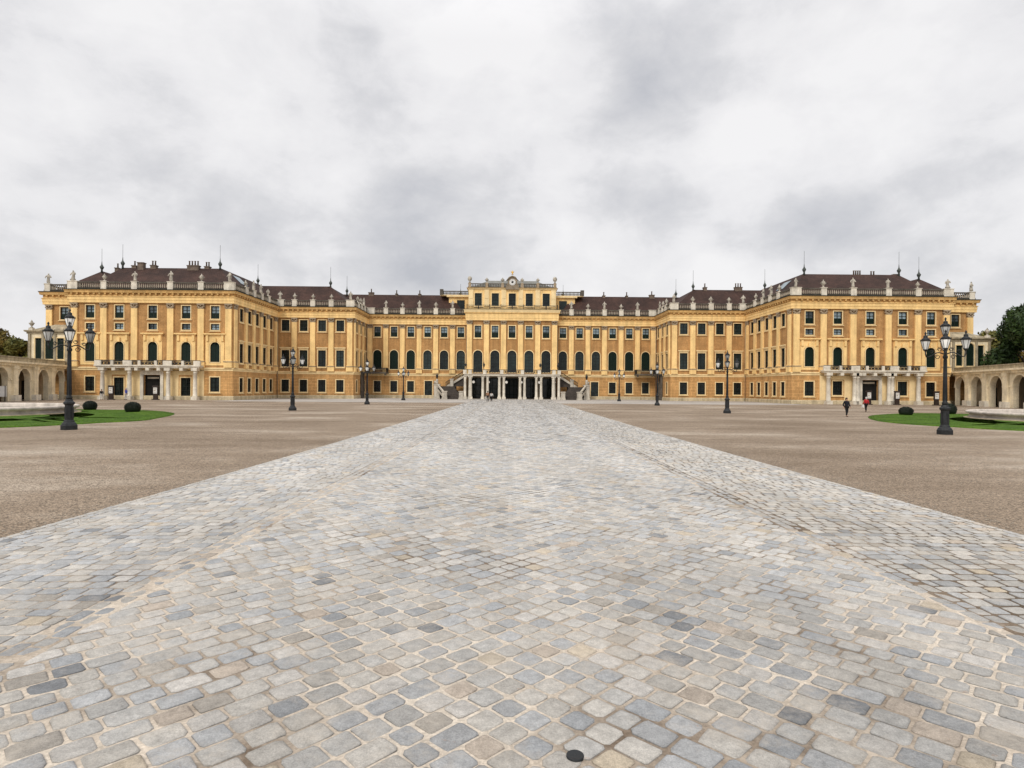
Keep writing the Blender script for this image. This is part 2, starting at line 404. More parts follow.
    def rngm(f,a0,a1,b0,b1):
        q=N.new('ShaderNodeMapRange'); q.inputs['From Min'].default_value=a0; q.inputs['From Max'].default_value=a1; q.inputs['To Min'].default_value=b0; q.inputs['To Max'].default_value=b1; K.new(f,q.inputs['Value']); return q.outputs[0]
    def scl(c,f):
        q=N.new('ShaderNodeVectorMath'); q.operation='SCALE'; K.new(c,q.inputs[0]); K.new(f,q.inputs['Scale']); return q.outputs[0]
    c=scl(a.outputs['Color'],rngm(nz(13,8,.72),.3,.7,.72,1.24)); c=scl(c,rngm(nz(75,4,.8),.3,.7,.74,1.22)); c=scl(c,rngm(nz(170,2,.8),.3,.7,.82,1.14))
    mx=N.new('ShaderNodeMix'); mx.data_type='RGBA'; mx.inputs[7].default_value=(.33,.17,.09,1); K.new(c,mx.inputs[6]); K.new(rngm(nz(5.5,5,.75),.66,.76,0,.55),mx.inputs[0])
    mx2=N.new('ShaderNodeMix'); mx2.data_type='RGBA'; mx2.inputs[7].default_value=(.52,.46,.385,1); K.new(mx.outputs[2],mx2.inputs[6]); K.new(rngm(nz(1.3,11,.82),.50,.68,0,.62),mx2.inputs[0])
    K.new(mx2.outputs[2],bs.inputs['Base Color'])
    bp=N.new('ShaderNodeBump'); bp.inputs['Strength'].default_value=.8; bp.inputs['Distance'].default_value=.014; K.new(nz(38,6,.7),bp.inputs['Height']); K.new(bp.outputs[0],bs.inputs['Normal'])
    me.materials.append(m)
    o=bpy.data.objects.new('cobbled_road',me); COL.objects.link(o); o['kind']='structure'; o['label']='pale granite cobbled road with diagonal courses running to the palace'
cobbles()

def pebbles():
    V=[];F=[];n=0; rr=random.Random(5)
    while n<9000*6:
        y=5+26*rr.random()**1.6; sg=rr.choice((-1,1)); off=rr.gauss(.12,.35) if rr.random()<.55 else rr.uniform(0,7)
        if off<-.5: continue
        x=rc(y)+sg*(HW+off); q=rr.uniform(.006,.017)*(1.25 if off>0 else .9); z=gzf(y)+(.0 if off>0 else .016)
        a0=rr.uniform(0,6.28); p=[(x+q*rr.uniform(.7,1.2)*math.cos(a0+k*1.57),y+q*rr.uniform(.7,1.2)*math.sin(a0+k*1.57),z+q*.3) for k in range(4)]
        V+=p+[(x,y,z+q*rr.uniform(.8,1.2)),(x,y,z-.002)]; F+=[(n+k,n+(k+1)%4,n+4) for k in range(4)]+[(n+(k+1)%4,n+k,n+5) for k in range(4)]; n+=6
    b=MB(); b.add(V,F); o=b.build('gravel',M['pebble']); o['kind']='stuff'
M['pebble']=mat('loose grey pebbles',(.33,.28,.225),.9,.3,30,0,.3,60)
pebbles()

# ------------------------------------------------------------------ palace
Y1,Y2,Y3,YC=104.7,124.9,136.5,135.0
PAL_ROOT = thing('palace','long yellow baroque palace with brown hipped roofs closing the court','palace',(0,Y3,0))
P=PAL_ROOT

def frame(ox,oy,tx,ty,nx,ny):
    return lambda t,n,z:(ox+tx*t+nx*n, oy+ty*t+ny*n, z)

def wall_grid(mb,F,t0,t1,z0,z1,holes,dep=.32):
    """plane with openings (t0,t1,z0,z1,arched) and their reveals"""
    ts=sorted({t0,t1}|{h[0] for h in holes}|{h[1] for h in holes}); zs=sorted({z0,z1}|{h[2] for h in holes}|{h[3] for h in holes})
    for i in range(len(ts)-1):
        for j in range(len(zs)-1):
            a,b,c,d=ts[i],ts[i+1],zs[j],zs[j+1]; m=((a+b)/2,(c+d)/2)
            if any(h[0]<m[0]<h[1] and h[2]<m[1]<h[3] for h in holes): continue
            mb.add([F(a,0,c),F(b,0,c),F(b,0,d),F(a,0,d)],[(0,1,2,3)])
    for h in holes:
        a,b,c,d,arch=h
        if not arch: ring=[(a,c),(b,c),(b,d),(a,d)]
        else:
            r=(b-a)/2; cz=d-r; n=10
            arcp=[(a+r+r*math.cos(math.pi*k/n), cz+r*math.sin(math.pi*k/n)) for k in range(n+1)]   # from right to left
            ring=[(a,c),(b,c)]+arcp
            for side,cor in ((arcp[:n//2+1],(b,d)),(arcp[n//2:],(a,d))):
                pts=[cor]+side
                for k in range(1,len(pts)-1): mb.add([F(pts[0][0],0,pts[0][1]),F(pts[k][0],0,pts[k][1]),F(pts[k+1][0],0,pts[k+1][1])],[(0,1,2)])
        for k in range(len(ring)):
            p,q=ring[k],ring[(k+1)%len(ring)]
            mb.add([F(p[0],0,p[1]),F(q[0],0,q[1]),F(q[0],-dep,q[1]),F(p[0],-dep,p[1])],[(0,1,2,3)])

def outline(w,h,arch,n=12):
    if not arch: return [(-w/2,0),(w/2,0),(w/2,h),(-w/2,h)]
    r=w/2; return [(-r,0),(r,0)]+[(r*math.cos(math.pi*k/n),h-r+r*math.sin(math.pi*k/n)) for k in range(n+1)]
def ring_mesh(mb,o,i,y0,y1):
    """frame between outline o and inner outline i (same count), y0 outer face, y1 back"""
    n=len(o)
    for k in range(n):
        l=(k+1)%n
        mb.add([(o[k][0],y0,o[k][1]),(o[l][0],y0,o[l][1]),(i[l][0],y0,i[l][1]),(i[k][0],y0,i[k][1])],[(0,1,2,3)])
        mb.add([(o[k][0],y0,o[k][1]),(o[k][0],y1,o[k][1]),(o[l][0],y1,o[l][1]),(o[l][0],y0,o[l][1])],[(0,1,2,3)])
        mb.add([(i[k][0],y0,i[k][1]),(i[l][0],y0,i[l][1]),(i[l][0],y1,i[l][1]),(i[k][0],y1,i[k][1])],[(0,1,2,3)])
def grow(pts,d,w,h,arch):
    if not arch: return [(-w/2-d,-d),(w/2+d,-d),(w/2+d,h+d),(-w/2-d,h+d)]
    r=w/2; n=len(pts)-3; return [(-r-d,-d),(r+d,-d)]+[((r+d)*math.cos(math.pi*k/n),h-r+(r+d)*math.sin(math.pi*k/n)) for k in range(n+1)]
WCACHE={}
def window_kit(kind,w,h,arch,style,trim):
    key=(kind,w,h,arch,style,trim)
    if key in WCACHE: return WCACHE[key]
    o=outline(w,h,arch); parts=[]
    # sash bars = main mesh
    s=MB(); ring_mesh(s,o,grow(o,-.09,w,h,arch),.14,.30)
    s.box(-.035,.035,.135,.26,.05,h-.05)
    nb=max(2,round(h/.75))
    for k in range(1,nb):
        z=h*k/nb; ww=w/2-.04
        if arch and z>h-w/2: ww=math.sqrt(max(.01,(w/2)**2-(z-(h-w/2))**2))-.04
        s.box(-ww,ww,.15,.25,z-.025,z+.025)
    parts.append((kind,s.mesh(kind,M['sash'] if style!='shut' else M['green'])))
    g=MB(); g.add([(p[0],.27,p[1]) for p in o],[tuple(range(len(o)))])
    parts.append(('glass',g.mesh('glass',{'sheen':M['glass_sheen'],'half':M['glass_sheen']}.get(style,M['glass']))))
    if style in('shut','half'):
        sh=MB(); top=h*.93 if style=='shut' else h*.47
        for sg in(-1,1):
            x0,x1=(.03,w/2-.07) if sg>0 else(-w/2+.07,-.03)
            nsl=int(top/.16)
            for k in range(nsl):
                z=.06+k*.16
                if arch and z+.16>h-w/2:
                    lim=math.sqrt(max(.0,(w/2-.06)**2-(z+.12-(h-w/2))**2))
                    if lim<.12: continue
                    xa,xb=(x0,min(x1,lim)) if sg>0 else(max(x0,-lim),x1)
                else: xa,xb=x0,x1
                sh.hexa([(xa,.10,z),(xb,.10,z),(xb,.20,z),(xa,.20,z),(xa,.15,z+.145),(xb,.15,z+.145),(xb,.22,z+.145),(xa,.22,z+.145)])
        parts.append(('shutter',sh.mesh('shutter',M['green'])))
    if style=='grille':
        q=MB()
        for k in range(5):
            x=-w/2+w*(k+.5)/5; q.box(x-.018,x+.018,.03,.065,.02,h-.02)
        for k in range(1,6): q.box(-w/2+.02,w/2-.02,.022,.07,h*k/6-.015,h*k/6+.015)
        parts.append(('grille',q.mesh('grille',M['ironwork'])))
    t=MB(); tw={'thin':.14,'wide':.17}.get(trim,.16)
    ring_mesh(t,grow(o,tw,w,h,arch),grow(o,.002,w,h,arch),-.09,.05)
    if trim=='hood':
        t.box(-w/2-.35,w/2+.35,-.26,.0,h+.42,h+.60); t.box(-w/2-.25,w/2+.25,-.12,.0,h+.22,h+.42)
    if not arch: t.box(-w/2-.28,w/2+.28,-.2,.0,-.30,-.195)
    parts.append(('window_surround',t.mesh('window_surround',M['cream'])))
    WCACHE[key]=parts; return parts
def window(kind,loc,rot,w,h,arch=False,style='plain',trim='thin',extra=None):
    parts=window_kit(kind,w,h,arch,style,trim)
    o=put(kind,parts[0][1],P,loc,rot)
    for nm,me in parts[1:]: put(nm,me,o,'local')
    if extra: extra(o)
    return o

def capital_geo(mb,w,d,z0,z1):
    h=z1-z0
    mb.box(-w/2,w/2,-d,-.0,z0,z0+h*.35)
    for sg in(-1,1):
        mb.tube([(sg*(w/2-.02),-d-.06,z0+h*.45),(sg*(w/2-.02),.0,z0+h*.45)],.17,8)
        mb.box(*sorted((sg*(w*.18),sg*(w*.42))),-d-.07,-.01,z0+h*.10,z0+h*.45)
    mb.box(-w/2-.12,w/2+.12,-d-.10,-.0,z1-h*.28,z1)
    mb.sphere((0,-d-.03,z0+h*.55),.13,7,5)
PKIT={}
def pilaster(loc,rot,w=1.05,z0=5.62,zb=6.62,z1=16.7,d=.28,caph=.92):
    key=(w,z0,zb,z1,d)
    if key not in PKIT:
        s=MB(); s.box(-w/2,w/2,-d,-.0,zb+.32,z1-caph)
        s.box(-w/2-.08,w/2+.08,-d-.08,-.0,zb+.10,zb+.32)
        c=MB(); capital_geo(c,w,d,z1-caph,z1-.01)
        e=MB(); e.box(-w/2-.16,w/2+.16,-d-.14,-.0,z0,zb-.06); 
        g=MB(); g.box(-w/2-.22,w/2+.22,-d-.2,-.0,zb-.06,zb+.10)
        PKIT[key]=(s.mesh('pilaster',M['yellow']),c.mesh('capital',M['capital']),e.mesh('pedestal',M['yellow']),g.mesh('pilaster_base',M['capital']))
    k=PKIT[key]; o=put('pilaster',k[0],P,loc,rot)
    for nm,me in zip(('capital','pedestal','pilaster_base'),k[1:]): put(nm,me,o,'local')
    return o

# statue / urn meshes ---------------------------------------------------------
def skinmesh(name,joints,edges,m,sub=2):
    """joints: list of (pos, radius); grow one continuous surface"""
    me=bpy.data.meshes.new(name); me.from_pydata([j[0] for j in joints],edges,[])
    o=bpy.data.objects.new(name,me); COL.objects.link(o)
    md=o.modifiers.new('s','SKIN'); md.use_smooth_shade=True
    for i,j in enumerate(joints):
        sv=me.skin_vertices[0].data[i]; r=j[1]; sv.radius=(r,r) if not hasattr(r,'__len__') else r
        sv.use_root=(i==0)
    su=o.modifiers.new('u','SUBSURF'); su.levels=sub; su.render_levels=sub
    dg=bpy.context.evaluated_depsgraph_get(); dg.update()
    out=bpy.data.meshes.new_from_object(o.evaluated_get(dg)); out.name=name
    bpy.data.objects.remove(o); bpy.data.meshes.remove(me)
    out.materials.clear(); out.materials.append(m); out.polygons.foreach_set('use_smooth',[True]*len(out.polygons)); return out
def statue_mesh(v):
    q=random.Random(v); r=lambda a:q.uniform(-a,a)
    J=[((r(.05),r(.05),.55),.30),((r(.04),0,.08),.36),((r(.06),r(.04),1.0),.23),((r(.06),r(.03),1.4),.27),((r(.05),0,1.62),.11),((r(.06),-.02,1.80),.145),((r(.03),0,1.93),.10)]
    E=[(0,1),(0,2),(2,3),(3,4),(4,5),(5,6)]
    up=q.random()<.5
    J+= [((-.30,-.02,1.45),.11),((-.46,-.08,1.18),.085),((-.38,-.25,.95) if not up else (-.62,-.1,1.5),.07)]
    E+= [(3,7),(7,8),(8,9)]
    J+= [((.30,.0,1.45),.11),((.44,-.1,1.15),.085),((.22,-.27,1.12),.07)]
    E+= [(3,10),(10,11),(11,12)]
    me=skinmesh('stone_statue',J,E,M['statue'],1)
    for vv in me.vertices:
        a=math.atan2(vv.co.y,vv.co.x)
        if vv.co.z<1.2: vv.co.x*=1+.10*math.sin(7*a+v); vv.co.y*=1+.10*math.sin(7*a+v)
        vv.co*=1.08
    return me
STAT=[statue_mesh(i) for i in range(5)]
def urn_mesh(v):
    b=MB(); b.lathe(0,0,[(.30,0),(.30,.12),(.14,.2),(.12,.36),(.30,.55),(.44,.85),(.46,1.0),(.34,1.10),(.22,1.16),(.26,1.28),(.12,1.45),(.10,1.6),(.03,1.72)],10)
    for sg in(-1,1): b.tube([(sg*.36,0,.72),(sg*.58,0,.86),(sg*.56,0,1.06),(sg*.36,0,1.08)],.055,6)
    if v: 
        for k in range(6):
            a=k*1.05; b.sphere((.25*math.cos(a),.25*math.sin(a),1.2),.15,6,4)
    me=b.mesh('stone_urn',M['statue']); return me
URN=[urn_mesh(0),urn_mesh(1)]
ORD=['first','second','third','fourth','fifth','sixth','seventh','eighth','ninth','tenth']

# the half palace, built at x=-u (left) and mirrored for the right ------------
OUT=[(-83.35,119.),(-83.35,107.8),(-76.72,107.8),(-76.72,Y1),(-48.8,Y1),(-48.8,Y2),(-33.,Y2),(-33.,Y3),(-10.,Y3)]
PX=62.6
def half(sg):
    mir=sg>0; X=lambda x:-x if mir else x
    def B(): return MB(mir)
    side='right' if mir else 'left'
    LOC=lambda F,t,n,z:(lambda p:(X(p[0]),p[1],p[2]))(F(t,n,z))
    # facade frames: (frame, length, rotation)
    FR={'front':(frame(0,Y1,1,0,0,-1),0.),'inner':(frame(-48.8,0,0,1,1,0),R(90)),'mid':(frame(0,Y2,1,0,0,-1),0.),
        'midside':(frame(-33,0,0,1,1,0),R(90)),'wing':(frame(0,Y3,1,0,0,-1),0.),'set':(frame(0,107.8,1,0,0,-1),0.),'outer':(frame(-76.72,0,0,-1,-1,0),R(-90)),'end':(frame(-83.35,0,0,-1,-1,0),R(-90))}
    rt=lambda r:-r if mir else r
    def facade(key,t0,t1,up,low):
        """up: list of (t,kind) columns for the upper storeys; low: same for the ground floor"""
        F,rot=FR[key]; hu=[]; hl=[]
        for t,col in up:
            for (kind,w,h,z,arch,style,trim) in col:
                hu.append((t-w/2,t+w/2,z,z+h,arch)); window(kind,LOC(F,t,0,z),rt(rot),w,h,arch,style,trim)
        for t,(kind,w,h,z,arch,style,trim) in low:
            hl.append((t-w/2,t+w/2,z,z+h,arch)); window(kind,LOC(F,t,0,z),rt(rot),w,h,arch,style,trim)
        w_=B(); wall_grid(w_,F,t0,t1,5.6,16.75,hu); w_.build('upper_wall',M['ochre'],P)
        w_=B(); wall_grid(w_,F,t0,t1,0,5.6,hl); w_.build('base_wall',M['base'],P)
    UP=('upper_window',1.5,2.2,14.1,False,'half','thin'); MZ=('mezzanine_window',1.5,1.05,12.15,False,'sheen','thin'); AR=('arched_window',1.62,3.45,6.6,True,'shut','thin')
    GR=('ground_floor_window',1.6,2.5,1.45,False,'grille','wide')
    def pav_low():
        L=[(-PX-10.75,GR),(-PX+10.75,GR)]
        for d in(-5.75,5.75):
            L.append((-PX+d,('portal_door',1.7,3.7,.12,False,'plain','wide') if not mir else ('ground_floor_window',1.7,2.45,1.6,False,'grille','wide')))
        L.append((-PX,('gate_opening',2.9,4.15,.05,False,'gate','wide'))); return L
    # gate handled apart from the windows
    low=[l for l in pav_low() if l[1][0]!='gate_opening']
    F,rot=FR['front']
    up=[(-PX+d,[UP,MZ,AR]) for d in(-10.75,-5.75,0,5.75,10.75)]
    # front wall with a gate hole
    hu=[];hl=[(-PX-1.45,-PX+1.45,.06,4.25,False)]
    for t,cl in up:
        for (kind,w,h,z,a,st,tr) in cl: hu.append((t-w/2,t+w/2,z,z+h,a)); window(kind,LOC(F,t,0,z),0,w,h,a,st,tr)
    for t,(kind,w,h,z,a,st,tr) in low: hl.append((t-w/2,t+w/2,z,z+h,a)); window(kind,LOC(F,t,0,z),0,w,h,a,st,tr)
    w_=B(); wall_grid(w_,F,-76.72,-48.8,5.6,16.75,hu); w_.build('upper_wall',M['ochre'],P)
    w_=B(); wall_grid(w_,F,-76.72,-48.8,0,5.6,hl,.5); w_.build('base_wall',M['base'],P)
    # arched window aedicules on the pavilion
    for d in(-10.75,-5.75,0,5.75,10.75):
        a=B(); t=-PX+d
        holes=[(t-.83-.19,t+.83+.19,6.4,10.05+.19,True)]
        wall_grid(a,lambda tt,n,z:F(tt,.07+n,z),t-1.62,t+1.62,6.0,11.2,holes,.07)
        for e in(-1.62,1.62): a.add([F(t+e,0,6.),F(t+e,.07,6.),F(t+e,.07,11.2),F(t+e,0,11.2)],[(0,1,2,3)])
        a.fbox(F,t-1.95,t+1.95,0,.42,11.34,11.56); a.fbox(F,t-1.75,t+1.75,0,.24,11.2,11.34)
        a.fbox(F,t-.22,t+.22,.08,.32,10.0,10.75); 
        for e in(-1.3,1.3): a.fbox(F,t+e-.2,t+e+.2,.07,.26,10.2,11.2)
        a.build('window_aedicule',M['yellow'],P)
    # gate
    g=B(); g.fbox(F,-PX-1.45,-PX+1.45,-.5,-.42,.06,4.25); g.fbox(F,-PX-.04,-PX+.04,-.42,-.36,.06,3.4); g.fbox(F,-PX-1.45,-PX+1.45,-.42,-.3,3.3,3.42)
    for k in(-1,1):
        for q in range(3): g.fbox(F,-PX+k*.75-.5,-PX+k*.75+.5,-.42,-.38,.3+q*1.0,1.1+q*1.0)
    go=g.build('gate',M['void'],P)
    g=B(); g.fbox(F,-PX-1.0,-PX+1.0,-.30,-.26,3.62,3.95); g.build('sign_board',M['baluster'],go)
    g=B()
    for k in(-1,1): g.fbox(F,*sorted((-PX+k*1.47,-PX+k*2.0)),0,.28,0,4.3)
    g.fbox(F,-PX-2.0,-PX+2.0,0,.28,4.3,5.1); g.build('gate_surround',M['stone'],P)
    # portico: pale ground wall panels, columns, balcony
    segs=[(-8.9,-6.95),(-4.55,-2.0),(2.0,4.55),(6.95,8.9)]
    for a_,b_ in segs: pw=B(); pw.fbox(F,-PX+a_,-PX+b_,0,.10,.7,5.15); pw.build('portico_panel',M['cream'],P)
    for a_ in(-6.95,4.55): pw=B(); pw.fbox(F,-PX+a_,-PX+a_+2.4,0,.10,4.3,5.15); pw.build('portico_panel',M['cream'],P)
    for c in(-7.9,-3.3,3.3,7.9) if not mir else (-7.9,-3.3,-2.75,2.75,3.3,7.9):
        cb=MB(); cb.frustum(0,0,0,.55,.52,.52,.50,.50); cb.lathe(0,0,[(.44,.55),(.44,.68),(.36,.72),(.35,1.6),(.34,3.0),(.29,4.55),(.36,4.6),(.36,4.72),(.31,4.76),(.31,4.85),(.46,5.0)],14)
        cb.frustum(0,0,5.0,5.45,.5,.5,.5,.5)
        cb.build('portico_column',M['stone'],P,(X(-PX+c),Y1-1.05,0))
    bl=B(); bl.fbox(F,-PX-9.0,-PX+9.0,0,1.7,5.72,5.95); bl.fbox(F,-PX-8.8,-PX+8.8,0,1.5,5.45,5.72)
    for c in(-5.75,-1.9,0,1.9,5.75): bl.fbox(F,-PX+c-.28,-PX+c+.28,.3,1.62,5.0,5.45)
    bo=bl.build('portico_balcony',M['stone'],P)
    pp=[-8.4,-3.4,3.4,8.4,-1.4,1.4,-6.0,6.0]
    for c in pp:
        w2={8.4:.55,3.4:.75,1.4:.22,6.0:.22}[abs(c)]
        q=B(); q.fbox(F,-PX+c-w2,-PX+c+w2,1.15,1.60,5.95,6.70); q.build('parapet_block',M['stone'],bo)
    q=B(); q.fbox(F,-PX-8.9,-PX+8.9,1.28,1.46,6.71,6.80)
    for k in range(90):
        t=-PX-8.9+17.8*(k+.5)/90; q.fbox(F,t-.05,t+.05,1.35,1.39,5.95,6.71)
    for z in(6.05,6.4): q.fbox(F,-PX-8.9,-PX+8.9,1.345,1.385,z,z+.03)
    for k in range(30):
        t=-PX-8.6+17.2*(k+.5)/30; q.fbox(F,t-.16,t+.16,1.36,1.38,6.12,6.36)
    q.build('iron_railing',M['ironwork'],bo)
    # inner side, middle block, its side, wing
    R2=('piano_nobile_window',1.62,3.4,6.6,False,'plain','hood'); U2=('upper_window',1.62,2.3,13.95,False,'plain','thin'); G2=('ground_floor_window',1.55,2.5,1.38,False,'grille','wide')
    t_in=[108.0,111.4,114.85,118.3,121.65]
    facade('inner',Y1,Y2,[(t,[('upper_window',1.45,2.3,13.95,False,'plain','thin'),('piano_nobile_window',1.45,3.4,6.6,False,'plain','hood')]) for t in t_in],[(t,('ground_floor_window',1.4,2.5,1.38,False,'grille','wide')) for t in t_in])
    t_mid=[-47.05,-43.3,-39.5,-35.75]
    facade('mid',-48.8,-33.,[(t,[U2,R2]) for t in t_mid],[(t,G2) for t in t_mid])
    t_ms=[127.5,131.05,134.75]
    facade('midside',Y2,Y3,[(t,[('upper_window',1.4,2.3,13.95,False,'plain','thin'),('piano_nobile_window',1.4,3.4,6.6,False,'plain','hood')]) for t in t_ms],[(t,('ground_floor_window',1.2,2.5,1.38,False,'grille','wide')) for t in t_ms[:1]+t_ms[2:]])
    t_w=[-30.5,-26.75,-22.95,-19.15,-15.4,-11.6]
    AW=('arched_window',1.92,4.35,6.55,True,'plain','thin') if mir else ('arched_window',1.92,4.35,6.55,True,'shut','thin')
    cols=[]
    for i,t in enumerate(t_w):
        st='shut' if i<3 else 'plain'
        cols.append((t,[('upper_window',1.5,2.3,13.9,False,'half' ,'thin'),('arched_window',1.92,4.35,6.55,True,st,'thin')]))
    facade('wing',-33.,-10.,cols,[(t,G2) for t in t_w[:3]]+[(-18.9,('side_door',1.7,3.9,.05,False,'plain','wide'))])
    facade('set',-83.35,-76.72,[(-80.0,[('upper_window',1.5,2.2,14.1,False,'half','thin')])],[])
    facade('outer',-107.8,-Y1,[],[]); facade('end',-119.,-107.8,[],[])
    # closing walls behind
    q=B(); q.box(-83.3,-65,118.9,119.3,0,19); q.box(-65.4,-65,119,150,0,19); q.box(-65,-10,149.6,150,0,19); q.build('rear_wall',M['ochre'],P)
    # pilasters
    def pil(key,ts,w=1.05):
        F,rot=FR[key]
        for t in ts: pilaster(LOC(F,t,0,0),rt(rot),w)
    pil('front',[-PX+d for d in(-13.4,-8.35,-3.1,3.1,8.35,13.1)]); pil('inner',[Y1+.72,109.7,113.1,116.55,120.0,123.9],.95)
    pil('mid',[-45.2,-41.4,-37.6,-33.75]); pil('midside',[Y2+.62,129.25,132.9],.85); pil('wing',[-32.2,-28.6,-24.85,-21.05,-17.3,-13.5]); pil('set',[-82.6,-77.5])
    # mouldings along the whole front
    q=B(); q.extrude(OUT,[(0,.0),(.16,.0),(.16,.58),(.05,.70),(0,.70)]); q.build('plinth',M['plinth'],P)
    q=B(); q.extrude(OUT,[(0,5.02),(.10,5.05),(.10,5.32),(.22,5.38),(.22,5.55),(0,5.62)]); q.build('belt_course',M['cream'],P)
    q=B(); q.extrude(OUT,[(.02,16.70),(.34,16.72),(.34,17.15),(.40,17.2),(.40,17.70),(.52,17.76),(.52,17.86),(.02,17.88)]); q.build('entablature',M['yellow'],P)
    q=B(); q.extrude(OUT,[(.02,17.89),(.30,17.89),(.30,18.36),(.66,18.40),(.68,18.66),(.78,18.86),(.02,18.88)])
    for i in range(len(OUT)-1):
        a,b_=Vector(OUT[i]),Vector(OUT[i+1]); d=(b_-a); L_=d.length; d.normalize(); n=Vector((d.y,-d.x)); k=max(1,int(L_/.95))
        Fm=frame(a.x,a.y,d.x,d.y,n.x,n.y)
        for j in range(k):
            t=L_*(j+.5)/k; q.fbox(Fm,t-.15,t+.15,.31,.62,18.1,18.39)
    q.build('cornice',M['cornice'],P)
    q=B(); q.extrude(OUT,[(.0,18.89),(.80,18.90),(.84,19.0),(.0,19.04)]); q.build('gutter',M['lead'],P)
    # balustrade: segments between pedestals
    ped=[]
    def pd(key,ts,kind): 
        F,rot=FR[key]
        for t,kk in zip(ts,kind): ped.append((F(t,-.0,0)[:2],rt(rot),kk,key))
    segs=[('end',[-118.6,-113.2],'uu'),('set',[-82.9,-78.6],'su'),('front',[-PX+d for d in(-13.7,-8.35,-3.1,3.1,8.35,13.2)],'sussus'),('inner',[109.7,113.1,116.55,120.0],'ussu'),
          ('mid',[-48.2,-45.2,-41.4,-37.6,-33.65],'suuus'),('midside',[128.2,131.0,133.8],'uus'),('wing',[-32.0,-28.6,-24.85,-21.05,-17.3,-13.5],'-susus')]
    for k_,ts,kk in segs: pd(k_,ts,kk)
    cnt={}
    for (xy,rot,kk,key) in ped:
        w=.62 if key!='front' else .62
        big=(key=='front' and (xy[0]<-76 or xy[0]>-50)) or (key=='mid' and (xy[0]<-48 or xy[0]>-34)) or (key=='wing' and xy[0]<-31)
        m_=MB(); ww=.85 if big else .48
        m_.box(-ww,ww,-.34,.34,19.04,20.36); m_.box(-ww-.08,ww+.08,-.42,.42,20.36,20.46)
        m_.build('balustrade_pedestal',M['stone'],P,(X(xy[0]),xy[1],0),rot)
        if kk in'su':
            nm='stone_statue' if kk=='s' else 'stone_urn'
            me=random.choice(STAT) if kk=='s' else random.choice(URN)
            o=put(nm,me,None,(X(xy[0]),xy[1],20.46),(random.uniform(-.5,.5) if kk=='s' else 0)+rot); z_=random.uniform(.80,.92) if kk=='s' else random.uniform(.70,.84); o.scale=(z_*1.0,z_*1.0,z_)
            c=cnt[(key,kk)]=cnt.get((key,kk),0)+1
            where={'end':'far outer end of %s pavilion','set':'set-back corner of %s pavilion','front':'front balustrade of %s pavilion','inner':'inner side of %s pavilion','mid':'balustrade of %s middle block','midside':'inner side of %s middle block','wing':'balustrade of %s central wing'}[key]%side
            o['label']='%s %s from outer end, %s'%(ORD[c-1],'robed stone statue' if kk=='s' else 'stone flame urn',where); o['category']='statue' if kk=='s' else 'urn'; o['group']='statues and urns along the palace balustrade'
    # straight runs
    runs=[(OUT[i],OUT[i+1]) for i in range(len(OUT)-1)]
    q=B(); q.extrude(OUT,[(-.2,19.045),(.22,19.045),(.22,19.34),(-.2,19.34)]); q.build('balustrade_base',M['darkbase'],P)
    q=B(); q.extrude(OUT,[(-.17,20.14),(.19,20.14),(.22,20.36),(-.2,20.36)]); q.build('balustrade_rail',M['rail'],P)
    for a,b_ in runs:
        q=B(); a=Vector(a); b_=Vector(b_); d=b_-a; L_=d.length; k=int(L_/.36); d.normalize()
        if k<3: continue
        for j in range(k):
            p=a+d*(L_*(j+.5)/k)
            q.lathe(p.x,p.y,[(.08,19.34),(.08,19.42),(.135,19.62),(.07,19.9),(.065,20.05),(.10,20.14)],6,cap=False)
        q.build('baluster_row',M['baluster'],P)
    for (x,y) in((-48.6,Y2-.25),(-32.8,Y3-.25),(-10.3,Y3-.2),(-76.9,107.6)):
        q=B(); q.tube([(x,y,.1),(x,y,18.9)],.07,6); q.build('drainpipe',M['capital'],P)
    # roofs
    ZE,ZR=18.98,24.5
    q=B()
    def bar(x0,x1,y0,y1,axis,h0,h1,zr=ZR,ze=ZE):
        if axis=='x':
            ym=(y0+y1)/2; v=[(x0,y0,ze),(x1,y0,ze),(x1,y1,ze),(x0,y1,ze),(x0+h0,ym,zr),(x1-h1,ym,zr)]
            q.add(v,[(0,1,5,4),(2,3,4,5),(3,0,4),(1,2,5)])
        else:
            xm=(x0+x1)/2; v=[(x0,y0,ze),(x1,y0,ze),(x1,y1,ze),(x0,y1,ze),(xm,y0+h0,zr),(xm,y1-h1,zr)]
            q.add(v,[(1,2,5,4),(3,0,4,5),(0,1,4),(2,3,5)])
    bar(-76.3,-49.2,Y1+.5,121.5,'x',3.1,5.7); bar(-60.6,-49.21,113.,139.6,'y',.0,7.); bar(-64,-33.4,Y2+.5,139.3,'x',9.,6.6)
    bar(-47.,-33.41,132.,150.,'y',.0,6.7); bar(-41,-10.6,Y3+.5,150.01,'x',.0,4.0); bar(-83.,-74.,108.2,121.,'y',7.2,3.,24.2)
    q.build('roof',M['roof'],P)
    # ridge furniture
    def chim(x,y,w,h,pots):
        c=MB(); c.frustum(0,0,22.6,24.5+h,w,.42,w,.42); c.frustum(0,0,24.5+h,24.65+h,w+.08,.5,w+.08,.5)
        o=c.build('chimney',M['chimney'],P,(X(x),y,0))
        if pots:
            c=MB()
            for k in range(pots): c.lathe(-w+w*2*(k+.5)/pots,0,[(.15,24.65+h),(.12,25.35+h),(.17,25.4+h),(.17,25.5+h)],7)
            c.build('chimney_pots',M['chimney'],o,(X(x),y,0))
    def fin(x,y,z,rod=2.2):
        c=MB(); c.lathe(0,0,[(.22,-.4),(.16,.3),(.30,.55),(.38,.8),(.22,1.05),(.10,1.3),(.06,1.7),(.02,2.1)],8); c.tube([(0,0,2.),(0,0,2.1+rod)],.03,4)
        c.build('roof_finial',M['bronze'],P,(X(x),y,z))
